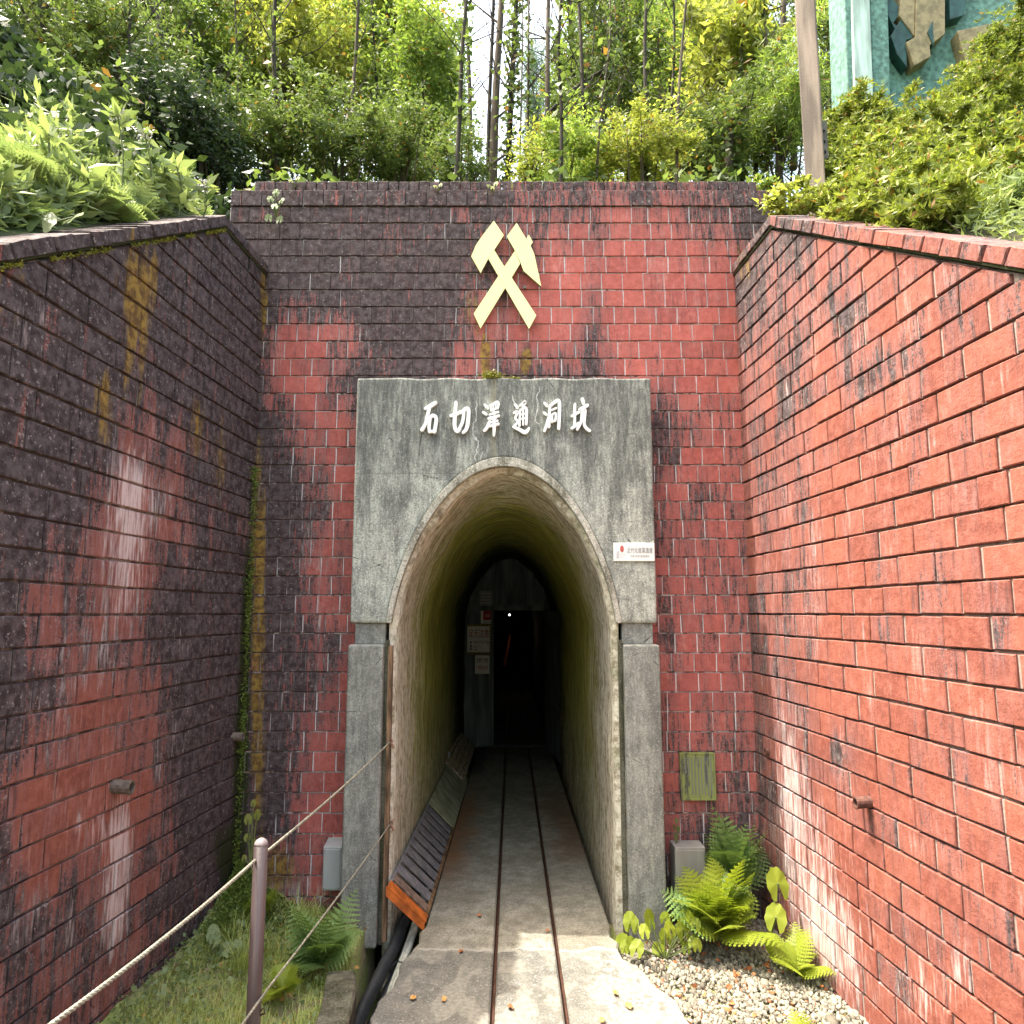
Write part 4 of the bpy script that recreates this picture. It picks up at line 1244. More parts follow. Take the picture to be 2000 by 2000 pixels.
# left bank of earth
def bx(y):   # ditch-side edge of the bank
    return float(np.interp(y, [-3, 1, 2.9, 3.5, 3.75, 4.0], [-.62, -.60, -.60, -.70, -.72, -.70]))
def lwx(y): return XL - .063 * (YW - y)
def bankz(x, y):
    a = (bx(y) - x) / max(.05, bx(y) - lwx(y))
    h = .0 + .05 * a
    h += .13 * math.exp(-((x + 1.42) / .22) ** 2 - ((y - 4.0) / .35) ** 2)
    h += .015 * math.sin(x * 21 + y * 9) * math.sin(y * 17 - x * 5) + .008 * math.sin(x * 53) * math.sin(y * 47)
    h += (y - 4) * .0
    return h - .035
mb = MB(); ny, nx = 90, 30
for j in range(ny + 1):
    y = -3 + 7.0 * j / ny
    for i in range(nx + 1):
        x = lwx(y) - .02 + (bx(y) - lwx(y) + .02) * i / nx
        mb.v.append((x, y, bankz(x, y)))
    mb.v.append((bx(y), y, -.5))
for j in range(ny):
    for i in range(nx + 1):
        a = j * (nx + 2) + i; mb.f.append((a, a + 1, a + nx + 3, a + nx + 2))
o = mb.build('earth_bank', M['bank'], smooth=True); o['kind'] = 'structure'
# kerb stone along the ditch
mb = MB()
V = []; Fs = []
ysk = np.linspace(1.5, 3.22, 14)
for y in ysk:
    a = bx(y); jl = .006 * math.sin(y * 31)
    V += [(a - .11, y, .0), (a - .105, y, .045 + jl), (a + .005 + jl, y, .05 + jl), (a + .015 + jl, y, .035), (a + .012, y, -.5)]
for j in range(len(ysk) - 1):
    for i in range(4): Fs.append((j*5+i, j*5+i+1, j*5+i+6, j*5+i+5))
Fs.append((65, 66, 67, 68, 69)); Fs.append((4, 3, 2, 1, 0))
mb.add(V, Fs); o = mb.build('kerb_stone', M['kerb'], bevel=.004); tag(o, 'mossy concrete kerb stone edging the cable ditch at the bottom', 'kerb stone')

# right gravel bed
def gz(x, y): return -.075 + .012 * math.sin(x * 13 + y * 7) * math.sin(y * 11) + .02 * math.exp(-((x - 1.3) / .2) ** 2)
mb = MB(); ny, nx = 60, 20
for j in range(ny + 1):
    y = -3 + 7.0 * j / ny
    for i in range(nx + 1):
        xa_ = xr(y) - .03; xb_ = XR + .061 * (YW - y) + .01
        x = xa_ + (xb_ - xa_) * i / nx
        mb.v.append((x, y, gz(x, y) - .012))
for j in range(ny):
    for i in range(nx):
        a = j * (nx + 1) + i; mb.f.append((a, a + 1, a + nx + 2, a + nx + 1))
o = mb.build('gravel_bed', M['bank'], smooth=True); o['kind'] = 'structure'

def big_mesh(name, V, nper, mat, var, parent=None, faces=None):
    """V (n*nper,3); each group one polygon of nper verts, or faces pattern"""
    n = len(V) // nper
    me = bpy.data.meshes.new(name)
    me.vertices.add(len(V)); me.vertices.foreach_set('co', V.astype(np.float32).ravel())
    if faces is None: pat = [list(range(nper))]
    else: pat = faces
    base = (np.arange(n) * nper)[:, None]
    loops = np.concatenate([base + np.array(f)[None, :] for f in pat], axis=1)   # n x sum
    me.loops.add(loops.size); me.loops.foreach_set('vertex_index', loops.ravel().astype(np.int32))
    sizes = np.tile(np.array([len(f) for f in pat]), n)
    starts = np.concatenate([[0], np.cumsum(sizes)[:-1]])
    me.polygons.add(len(sizes)); me.polygons.foreach_set('loop_start', starts.astype(np.int32))
    try: me.polygons.foreach_set('loop_total', sizes.astype(np.int32))
    except Exception: pass
    a = me.attributes.new('leafvar', 'FLOAT', 'POINT')
    a.data.foreach_set('value', np.repeat(var, nper).astype(np.float32))
    me.update(calc_edges=True)
    me.materials.append(mat)
    return link(name, me, parent)

# pebbles
bm = bmesh.new(); bmesh.ops.create_icosphere(bm, subdivisions=1, radius=1.0)
icoV = np.array([v.co[:] for v in bm.verts]); icoF = [[v.index for v in f.verts] for f in bm.faces]; bm.free()
def rot_batch(n):
    q = RNG.normal(size=(n, 4)); q /= np.linalg.norm(q, axis=1)[:, None]
    w_, x, y, z = q.T
    return np.stack([1-2*(y*y+z*z), 2*(x*y-z*w_), 2*(x*z+y*w_), 2*(x*y+z*w_), 1-2*(x*x+z*z), 2*(y*z-x*w_), 2*(x*z-y*w_), 2*(y*z+x*w_), 1-2*(x*x+y*y)], 1).reshape(n, 3, 3)
def pebbles(C, S, name, mat, parent=None):
    n = len(C); k = len(icoV)
    sh = icoV[None] * (1 + RNG.uniform(-.22, .22, (n, k, 1))) * RNG.uniform(.55, 1.1, (n, 1, 3))
    V = np.einsum('nij,nkj->nki', rot_batch(n), sh) * S[:, None, None]
    V[:, :, 0] *= .72; V[:, :, 2] *= .8
    V += C[:, None, :]
    return big_mesh(name, V.reshape(-1, 3), k, mat, RNG.random(n), parent, icoF)
C = []
while len(C) < 15000:
    y = RNG.uniform(1.4, 3.98) if len(C) > 4000 else RNG.uniform(2.6, 3.98)
    x = RNG.uniform(.40, XR + .061 * (YW - y))
    e = xr(y) + RNG.normal(0, .02)
    if x < e or (y > 3.76 and x < PX1): continue
    C.append((x, y, gz(x, y) + RNG.uniform(-.008, .006)))
C = np.array(C); S = RNG.gamma(5, .0019, len(C)) + .001
o = pebbles(C, S, 'gravel', M['gravel']); o['kind'] = 'stuff'
for lab, (u, v), s in (('large pale stone lying on the gravel at the foot of the right wall', (1625, 1960), .035), ('flat grey stone on the gravel left of the large pale stone', (1600, 1975), .03)):
    p = at(u, v, 3.02 if s > .03 else 2.97); cc = np.array([[p.x, p.y, gz(p.x, p.y) + .012]])
    o = pebbles(cc, np.array([s]), 'stone', M['gravel']); tag(o, lab, 'stone')

# ------------------------------------------------------------------ ditch cover inside the tunnel
XLW = A2[0][0] + .01
cover = empty('ditch_cover', (-.43, 3.8, 0), 'tilted slatted ditch cover with a rusty orange front edge, along the left tunnel wall', 'grating')
cinv = Matrix.Translation(-cover.location)
def cpt(y, f, up=0):   # f 0 at path edge, 1 at wall
    x = -.428 + (XLW - .002 + .428) * f
    z = floorz(y) + .012 + .205 * f
    return Vector((x - .8 * up * .6, y, z + up * .6))
def slab_on_cover(y0, y1, f0, f1, th, name, mat, skew=0.0, up=0.0):
    P = [cpt(y0 + skew * f0, f0, up), cpt(y0 + skew * f1, f1, up), cpt(y1 + skew * f1, f1, up), cpt(y1 + skew * f0, f0, up)]
    nrm = Vector((.7, 0, .7)) * th
    mb = MB(); mb.add([p + nrm for p in P] + P, [(0,1,2,3), (7,6,5,4), (0,4,5,1), (1,5,6,2), (2,6,7,3), (3,7,4,0)])
    o = mb.build(name, mat, cover, bevel=.002); o.matrix_parent_inverse = cinv.copy(); return o
SK = -.12
y = 3.80
slab_on_cover(3.80, 3.89, 0, 1, .012, 'front_bar', M['orange'], SK)
ns = 10; y = 3.925
for i in range(ns):
    wd = .15 if i else .13
    slab_on_cover(y, y + wd - .048, .07, .95, .011, 'slat', M['slat'] if i else simple('worn_slat', (0.19, 0.13, 0.10), .7, .5, 30), SK, 0)
    y += wd + .012
yend = y
slab_on_cover(3.89, yend, -.01, .07, .012, 'side_rail', simple('rusty_frame', (0.20, 0.12, 0.06), .8, .5, 25), SK)
slab_on_cover(3.89, yend, .95, 1.0, .012, 'side_rail', M['slat'], SK)
slab_on_cover(yend + .01, 7.3, 0, 1, .014, 'plain_board', M['plate_green'], SK)
for i in range(9):
    f0 = i / 9
    slab_on_cover(7.0, 9.0, f0 + .012, f0 + .1, .02 + .01 * (i % 2), 'timber_batten', M['timber'], SK, .05)
# orange face under the front bar
mb = MB(); P = [cpt(3.80, 0), cpt(3.80 + SK, 1)]
mb.add([P[0] + Vector((0, -.002, .01)), P[1] + Vector((0, -.002, .01)), P[1] + Vector((0, -.002, -.035)), P[0] + Vector((0, -.002, -.035)),
        P[0] + Vector((0, .006, .01)), P[1] + Vector((0, .006, .01)), P[1] + Vector((0, .006, -.035)), P[0] + Vector((0, .006, -.035))],
       [(0,1,2,3), (7,6,5,4), (0,4,5,1), (1,5,6,2), (2,6,7,3), (3,7,4,0)])
o = mb.build('front_angle', M['orange'], cover); o.matrix_parent_inverse = cinv.copy()
# bent pipe
pA = at(874, 1512, 7.2); pB = at(878, 1475, 7.2); pC = at(866, 1466, 7.3)
mb = MB(); mb.tube([pA, pB + Vector((0, 0, -.02)), pB, pB + Vector((-.02, .02, .03)), pC], .016, 8, sx=.8)
o = mb.build('bent_pipe', M['pipe_grey'], smooth=True); tag(o, 'bent grey plastic pipe standing on the ditch cover by the wall', 'pipe')

# ------------------------------------------------------------------ cables in the ditch
def bez(pts, n=40):
    pts = [Vector(p) for p in pts]; out = []; m = len(pts)
    for i in range(m - 1):
        for k in range(n // (m - 1)):
            t = k / (n // (m - 1)); p0 = pts[max(i-1, 0)]; p1 = pts[i]; p2 = pts[i+1]; p3 = pts[min(i+2, m-1)]
            out.append(.5 * ((2*p1) + (-p0+p2)*t + (2*p0-5*p1+4*p2-p3)*t*t + (-p0+3*p1-3*p2+p3)*t**3))
    out.append(pts[-1]); return out
def corr(pts, r, ribs=True, n=160):
    P = bez(pts, n); rs = [r * (1.12 if i % 2 else .90) if ribs else r for i in range(len(P))]
    mb = MB(); mb.tube(P, rs, 10, sx=.75); return mb
cabs = [('corrugated_conduit', [(-.56, 4.6, -.12), (-.565, 3.85, -.10), (-.60, 3.55, -.13), (-.645, 3.25, -.20), (-.66, 2.8, -.30)], .034, M['conduit'], True, 'thick black corrugated conduit nearest the wall in the ditch', 'conduit'),
        ('corrugated_conduit', [(-.53, 4.6, -.19), (-.535, 3.85, -.18), (-.575, 3.5, -.22), (-.62, 3.15, -.28), (-.63, 2.6, -.34)], .030, M['conduit'], True, 'black corrugated conduit lying lower in the middle of the ditch', 'conduit'),
        ('cable_duct', [(-.485, 4.5, -.08), (-.495, 3.8, -.10), (-.53, 3.5, -.16), (-.555, 3.2, -.25), (-.57, 2.6, -.35)], .018, M['duct'], False, 'pale grey cable duct nearest the path in the ditch', 'cable'),
        ('cable_duct', [(-.505, 4.5, -.10), (-.515, 3.8, -.115), (-.548, 3.5, -.18), (-.58, 3.2, -.27), (-.59, 2.6, -.36)], .017, M['duct'], False, 'pale grey cable duct beside the black conduits in the ditch', 'cable')]
for nm, pts, r, mt, rb, lab, ct in cabs:
    o = corr(pts, r, rb).build(nm, mt, smooth=True); tag(o, lab, ct)
mb = MB()
for yy, cx_, cz_ in ((3.62, -.523, -.135), (3.38, -.545, -.19)):
    mb.tube([(cx_ + .04 * math.cos(t), yy, cz_ + .035 * math.sin(t)) for t in np.linspace(0, 2*math.pi, 14)], .003, 5)
o = mb.build('cable_tie', M['conduit']); tag(o, 'black wire ties looped around the pale cable ducts', 'cable ties')

# ------------------------------------------------------------------ boxes
def util_box(u0, v0, u1, v1, y, dep, mat, label, top, hood):
    a = at(u0, v0, y); b = at(u1, v1, y)
    r_ = empty('utility_box', ((a.x + b.x) / 2, y, b.z), label, 'box'); inv = Matrix.Translation(-r_.location)
    mb = MB()
    if hood:   # sloping roof
        x0, x1, z0, z1 = a.x, b.x, b.z, a.z
        V = [(x0, y, z0), (x1, y, z0), (x1, y, z1 - top), (x0, y, z1 - top), (x0, y + dep, z0), (x1, y + dep, z0), (x1, y + dep, z1), (x0, y + dep, z1)]
        mb.add(V, [(0,1,2,3), (7,6,5,4), (0,4,5,1), (1,5,6,2), (2,6,7,3), (3,7,4,0)])
    else: mb.box(a.x, b.x, y, y + dep, b.z, a.z - top)
    o = mb.build('housing', mat, r_, bevel=.004); o.matrix_parent_inverse = inv.copy()
    mb = MB(); mb.box(a.x + .006, b.x - .006, y - .004, y, b.z + .008, a.z - top - .012)
    o = mb.build('cover_panel', mat, r_, bevel=.002); o.matrix_parent_inverse = inv.copy()
    mb = MB()
    for fx_ in (.1, .9):
        for fz_ in (.06, .92):
            mb.tube([(a.x + (b.x-a.x)*fx_, y - .007, b.z + (a.z-top-b.z)*fz_), (a.x + (b.x-a.x)*fx_, y - .003, b.z + (a.z-top-b.z)*fz_)], .003, 6)
    o = mb.build('screws', M['strut'], r_); o.matrix_parent_inverse = inv.copy()
    return r_
util_box(632, 1646, 665, 1740, 3.90, .11, M['box_metal'], 'narrow pale grey metal box with sloping roof, left of the portal', .02, True)
util_box(1318, 1655, 1382, 1784, 3.84, .12, M['box_dull'], 'dull grey metal box standing between portal and ferns on the right', 0, False)

# ------------------------------------------------------------------ drain pipes on the wings
def drain(u, v, side, mat, r, ln, label, dz=0):
    # intersect with wing plane
    T = TR if side > 0 else TL
    best = None
    for i in range(3000):
        s = i * .001; x, y, _ = T(s, 0, 0)
        pz_ = at(u, v, y)
        if abs(pz_.x - x) < .004: best = (x, y, pz_.z); break
    if not best: return
    x, y, z = best
    mb = MB(); n = 14; sd = -side
    P = []
    for rr_ in (r, r * .76):
        for xx in (.02, -ln):
            for k in range(n):
                t = 2 * math.pi * k / n
                P.append((x - sd * .0 + (sd * (-xx)), y + rr_ * math.cos(t), z + rr_ * math.sin(t) + (dz if xx < 0 else 0)))
    Fs = []
    for k in range(n):
        k2 = (k + 1) % n
        Fs += [(k, k2, n+k2, n+k), (2*n+k, 3*n+k, 3*n+k2, 2*n+k2), (n+k, n+k2, 3*n+k2, 3*n+k)]
    mb.add(P, Fs)
    for j, rr_ in ((0, r),): pass
    o = mb.build('drain_pipe', mat, smooth=False); tag(o, label, 'pipe')
    mb = MB(); mb.tube([(x + .012 * side, y, z), (x - .02 * side, y, z)], r * .76, 12)
    return (x, y, z)
drain(1700, 1565, 1, M['rust_pipe'], .022, .055, 'short rusty drain pipe stub poking out of the sunlit right wing wall', -.006)
drain(1503, 1468, 1, M['rust_pipe'], .018, .02, 'small drain pipe end in the shaded corner of the right wing wall')
drain(220, 1535, -1, M['clay_pipe'], .026, .07, 'pale drain pipe stub above a white streak on the left wing wall', -.006)
drain(455, 1438, -1, M['clay_pipe'], .022, .05, 'mossy drain pipe stub near the dark corner of the left wing wall', -.004)

# ------------------------------------------------------------------ post and ropes
pp = at(511, 1628, 2.1)
post = empty('rope_post', (pp.x, pp.y, -.02), 'brown steel post with worn rounded cap holding the ropes on the left bank', 'post')
mb = MB(); mb.tube([(0, 0, 0), (0, 0, pp.z - .01 + .02 - .02)], .0190, 16)
mb.build('shaft', M['post'], post, smooth=True)
h0 = pp.z - .01
mb = MB(); mb.tube([(0, 0, h0), (0, 0, h0 + .006), (0, 0, h0 + .013), (0, 0, h0 + .018)], [.019, .018, .014, .006], 16)
mb.build('cap', M['post_top'], post, smooth=True)
for hz in (.86, .47):
    mb = MB(); mb.tube([(.018, 0, hz), (.028, 0, hz + .008), (.030, .0, hz - .006), (.018, 0, hz - .010)], .003, 6)
    mb.build('eyelet', M['rail'], post)
p2 = Vector((-.80, .35, -.02))
post2 = empty('rope_post', p2, 'second brown rope post nearer the viewer on the left bank', 'post')
mb = MB(); mb.tube([(0, 0, 0), (0, 0, .88)], .019, 16); mb.build('shaft', M['post'], post2, smooth=True)
def rope(pts, r, label, sag=.0):
    P = []
    for i in range(len(pts) - 1):
        a, b = Vector(pts[i]), Vector(pts[i+1]); n = int((b - a).length / .006)
        for k in range(n):
            t = k / n; q = a.lerp(b, t); q.z -= sag * 4 * t * (1 - t); P.append(q)
    P.append(Vector(pts[-1]))
    root = empty('rope', pts[0], label, 'rope')
    inv = Matrix.Translation(-Vector(pts[0]))
    for s_ in range(3):
        mb = MB(); Q = []
        for i, p in enumerate(P):
            t = i * .006 / (.022) * 2 * math.pi / 1.6 + s_ * 2 * math.pi / 3
            Q.append(p + Vector((math.cos(t) * r * .42, 0, math.sin(t) * r * .48)))
        mb.tube(Q, r * .56, 5)
        o = mb.build('strand', M['rope'], root, smooth=True, fix=False); o.matrix_parent_inverse = inv.copy()
    return root
h1 = at(762, 1449, 3.84); h2 = at(762, 1610, 3.84)
k1 = at(523, 1668, 2.12); k2 = at(527, 1936, 2.12)
k1b = at(60, 2030, 1.22)
rope([h1, (k1.x - .01, 2.13, k1.z)], .0046, 'upper pale rope running from the tunnel jamb to the brown post', .012)
rope([(k1.x - .02, 2.13, k1.z - .004), k1b, (-.80, .35, .84)], .0050, 'thick twisted rope running from the brown post toward the lower left corner', .012)
rope([h2, (k2.x - .01, 2.13, k2.z), (-.75, 1.2, .44), (-.80, .35, .45)], .0036, 'lower thin rope sagging from the jamb past the brown post', .008)
for h, lab in ((h1, 'small rusty hook holding the upper rope on the left jamb'), (h2, 'small rusty hook with frayed knot holding the lower rope on the left jamb')):
    mb = MB(); P = [h + Vector((.012 * math.cos(t), -.0, .016 * math.sin(t))) for t in np.linspace(0, 5.2, 12)]
    mb.tube([h + Vector((.01, .05, .016))] + P[::-1], .004, 6)
    mb.tube([h + Vector((0, -.004, 0)), h + Vector((.012, -.008, -.012)), h + Vector((.020, -.006, -.03))], .006, 6)
    o = mb.build('rope_hook', simple('hook_rust', (0.26, 0.14, 0.09), .8, .4, 40)); tag(o, lab, 'hook')

# ------------------------------------------------------------------ hillside terrain
def clampf(v, a, b): return max(a, min(b, v))
def hill(x, y):
    # height at the edge of the forecourt
    s = YW - y
    if y > 3.46: edge = 3.47
    else: edge = max(0.05, 3.465 - .643 * (3.46 - y))
    if y < -1.8: edge = .05
    n = .08 * math.sin(x * 1.7 + y * .9) * math.sin(y * 1.3 - x * .6) + .04 * math.sin(x * 4.1) * math.sin(y * 3.7)
    if x < -1.5:
        d = -1.55 - x
        sl_ = .25 + .75 * clampf((y - 3.0) / 1.4, 0, 1)
        base = edge + max(0, d) * sl_ * (1 if y > -1 else .3)
        base = min(base, edge + 3.2 + .1 * d)
    elif x > 1.4:
        d = x - 1.55
        base = edge + max(0, d) * (.28 + .34 * clampf((y - 2.8) / 1.2, 0, 1)) * (1 if y > -1 else .3)
        base = min(base, edge + 2.4 + .06 * d)
    else: base = edge
    if y > 4.2:
        k = clampf((y - 4.2) / .4, 0, 1)
        wing_ = base
        cen = 3.93 + .02 * min(y - 4.2, 6)
        if x < -1.6: tgt = max(wing_, cen)
        elif x > 1.5: tgt = max(wing_, cen)
        else: tgt = cen
        base = wing_ * (1 - k) + tgt * k if abs(x) < 1.55 else tgt
        if y > 14: base -= (y - 14) * .12 if abs(x) < 6 else 0
        base = max(base, .5)
    return base + n * clampf((abs(x) - 1.7) * 2 if y < 4.6 else 1, 0, 1)
xs = sorted(set([-300, -120, -60, -30] + list(np.round(np.arange(-16, -2.2, .5), 3)) + list(np.round(np.arange(-2.2, 2.21, .1), 3)) + list(np.round(np.arange(2.5, 16.1, .5), 3)) + [30, 60, 120, 300]))
ysg = sorted(set([-200, -60, -20, -8] + list(np.round(np.arange(-4, 8, .12), 3)) + list(np.round(np.arange(8, 24, .7), 3)) + [30, 45, 80, 200, 500]))
V = [(x, y, hill(x, y) if -20 <= y <= 60 and abs(x) < 100 else -.3) for y in ysg for x in xs]
Fs = []
nx = len(xs)
for j in range(len(ysg) - 1):
    for i in range(nx - 1):
        x0, x1, y0, y1 = xs[i], xs[i+1], ysg[j], ysg[j+1]
        lim_l = lwx(y0) - .12; lim_r = XR + .061 * (YW - y0) + .12
        if y1 < 4.28 and x1 > lim_l + .02 and x0 < lim_r - .02 and y0 > -30:
            continue
        a = j * nx + i; Fs.append((a, a+1, a+nx+1, a+nx))
mb = MB(); mb.add(V, Fs)
o = mb.build('hillside', M['soil'], smooth=True); o['kind'] = 'structure'

# ------------------------------------------------------------------ foliage builders
def leaves(P, size, asp=.42, rosette=1, droop=0.0, up=.3, jit=.35, fold=.18, spread=.5):
    """rhombic leaves. P (n,3). returns V (n*rosette*4,3)"""
    n = len(P) * rosette
    C = np.repeat(P, rosette, 0)
    d = RNG.normal(size=(n, 3)); d[:, 2] = d[:, 2] * spread + up - droop
    d /= np.linalg.norm(d, axis=1)[:, None]
    r = RNG.normal(size=(n, 3)); s = np.cross(d, r); s /= np.linalg.norm(s, axis=1)[:, None] + 1e-9
    nn = np.cross(s, d)
    L = size * (1 + RNG.normal(0, jit * .6, n)).clip(.45, 1.7)
    W = L * asp
    if rosette == 1: C = C + RNG.normal(0, size * .15, (n, 3))
    V = np.empty((n, 4, 3))
    V[:, 0] = C
    V[:, 1] = C + d * (L * .42)[:, None] + s * (W * .5)[:, None] + nn * (W * fold)[:, None]
    V[:, 2] = C + d * L[:, None]
    V[:, 3] = C + d * (L * .42)[:, None] - s * (W * .5)[:, None] + nn * (W * fold)[:, None]
    return V.reshape(-1, 3), n

def crown_points(c, r, n, clumps=26, cl=.24, shell=.35):
    """sprays: short drooping lines of leaves spread unevenly through an irregular volume"""
    c = np.array(c); r = np.array(r)
    k = RNG.normal(size=(clumps, 3)); k /= np.linalg.norm(k, axis=1)[:, None]
    ph = RNG.uniform(0, 6.28, 4)
    az = np.arctan2(k[:, 1], k[:, 0])
    lobe = 1 + .28 * np.sin(3 * az + ph[0]) * np.sin(4 * k[:, 2] + ph[1]) + .2 * np.sin(7 * k[:, 2] + ph[2])
    k *= (RNG.uniform(.03, 1.0, (clumps, 1)) ** .42) * lobe[:, None]
    cc = c + k * r
    ax = k + RNG.normal(0, .45, (clumps, 3)); ax[:, 2] -= .25; ax /= np.linalg.norm(ax, axis=1)[:, None]
    ln = RNG.uniform(.15, .75, clumps) * cl * 2.0
    wgt = RNG.uniform(.2, 1.8, clumps); wgt /= wgt.sum()
    idx = RNG.choice(clumps, n, p=wgt)
    t = RNG.uniform(-1, 1, (n, 1))
    g = RNG.normal(size=(n, 3)) * (RNG.uniform(.25, .6, (n, 1)) * cl * .62)
    P = cc[idx] + (ax[idx] * t * ln[idx][:, None] + g) * r
    P[:, 2] -= (t[:, 0] ** 2) * ln[idx] * r[2] * .25
    m = int(n * .22)
    f = RNG.normal(size=(m, 3)); f /= np.linalg.norm(f, axis=1)[:, None]
    P[:m] = c + f * (RNG.random((m, 1)) ** .4) * r * RNG.uniform(.8, 1.35, (m, 1))
    return P, cc

def plant(name, label, cat, base, c, r, n, mat, size, group=None, trunks=1, tr=.04, bark='bark', clumps=26, cl=.24, branches=14, **kw):
    base = Vector(base)
    root = empty(name, base, label, cat, group); inv = Matrix.Translation(-base)
    P, cc = crown_points(c, r, n, clumps, cl)
    V, m = leaves(P, size, **kw)
    o = big_mesh('crown', V, 4, M[mat], RNG.random(m), root); o.matrix_parent_inverse = inv.copy()
    mb = MB(); cv = Vector(c)
    for t in range(trunks):
        b = base + Vector((random.uniform(-.1, .1) * t, random.uniform(-.15, .15) * t, -.1))
        top = cv + Vector((random.uniform(-.3, .3) * r[0] * (t + .3), random.uniform(-.3, .3) * r[1], r[2] * random.uniform(.5, .95)))
        pts = []
        for i in range(9):
            f = i / 8; q = b.lerp(top, f)
            q += Vector((math.sin(f * 5 + t) * .03, math.cos(f * 4 + t) * .03, 0)) * (r[0] + .3)
            pts.append(q)
        mb.tube(pts, [tr * (1 - .78 * i / 8) for i in range(9)], 7)
        for i in range(branches // trunks):
            q = pts[random.randint(2, 7)]; e = Vector(cc[random.randrange(len(cc))])
            mid = (q + e) / 2 + Vector((0, 0, -.05 * r[2]))
            mb.tube([q, mid, e], [tr * .35, tr * .22, tr * .08], 5, cap=False)
    o = mb.build('trunk', M[bark], root, smooth=True, fix=False); o.matrix_parent_inverse = inv.copy()
    return root

def pxplant(name, label, cat, u, v, ru, rv, Y, dY, n, mat, size, baseZ=None, group=None, **kw):
    """a tree or shrub whose crown is centred at pixel (u,v) with pixel radii, standing at depth Y"""
    c = at(u, v, Y); zc = Y * math.cos(TH) + (c.z - CAMZ) * math.sin(TH)
    rx, rz = ru / F * zc, rv / F * zc * 1.15
    bz = hill(c.x, Y) - .05 if baseZ is None else baseZ
    return plant(name, label, cat, (c.x, Y, min(bz, c.z - .1)), c, (rx, dY, rz), n, mat, size, group=group, **kw)

GT = 'trees behind the brick wall'
# back row, far
far = [(640, 40, 150, 150, 15, 'lf_mid', 'distant mid green tree behind the bright bushes left of the sky gap'),
       (420, 80, 150, 160, 14, 'lf_bright', 'distant bright green tree at the upper left behind the bank'),
       (1250, 60, 120, 190, 14, 'lf_mid', 'distant green tree right of the sky gap'),
       (1400, 150, 130, 190, 15, 'lf_bright', 'distant bright tree left of the tall grey pole'),
       (830, 190, 90, 160, 13, 'lf_mid', 'distant tree just left of the bare trunks'),
       (1620, 120, 130, 200, 13, 'lf_mid', 'distant green tree behind the turquoise sign'),
       (200, 60, 160, 180, 13, 'lf_mid', 'distant green tree at the far upper left'),
       (1120, 210, 60, 130, 15, 'lf_mid', 'distant slim tree close to the sky gap on the right'),
       (1850, 60, 180, 200, 13, 'lf_mid', 'distant green tree at the upper right corner'),
       (20, 120, 170, 260, 12, 'lf_dark', 'dark distant tree at the far left edge')]
for i, (u, v, ru, rv, Y, mt, lab) in enumerate(far):
    pxplant('tree', lab, 'tree', u, v, ru, rv, Y, 1.2, 12000, mt, .11, group=GT, tr=.08, clumps=70, cl=.26, droop=.2)
c = at(1040, 150, 17)
pxplant('conifer', 'bluish green conifer standing in the sky gap', 'tree', 1040, 190, 30, 125, 17, .6, 9000, 'lf_blue', .10, group=GT, tr=.07, clumps=30, cl=.35, asp=.16, droop=.4, branches=20)
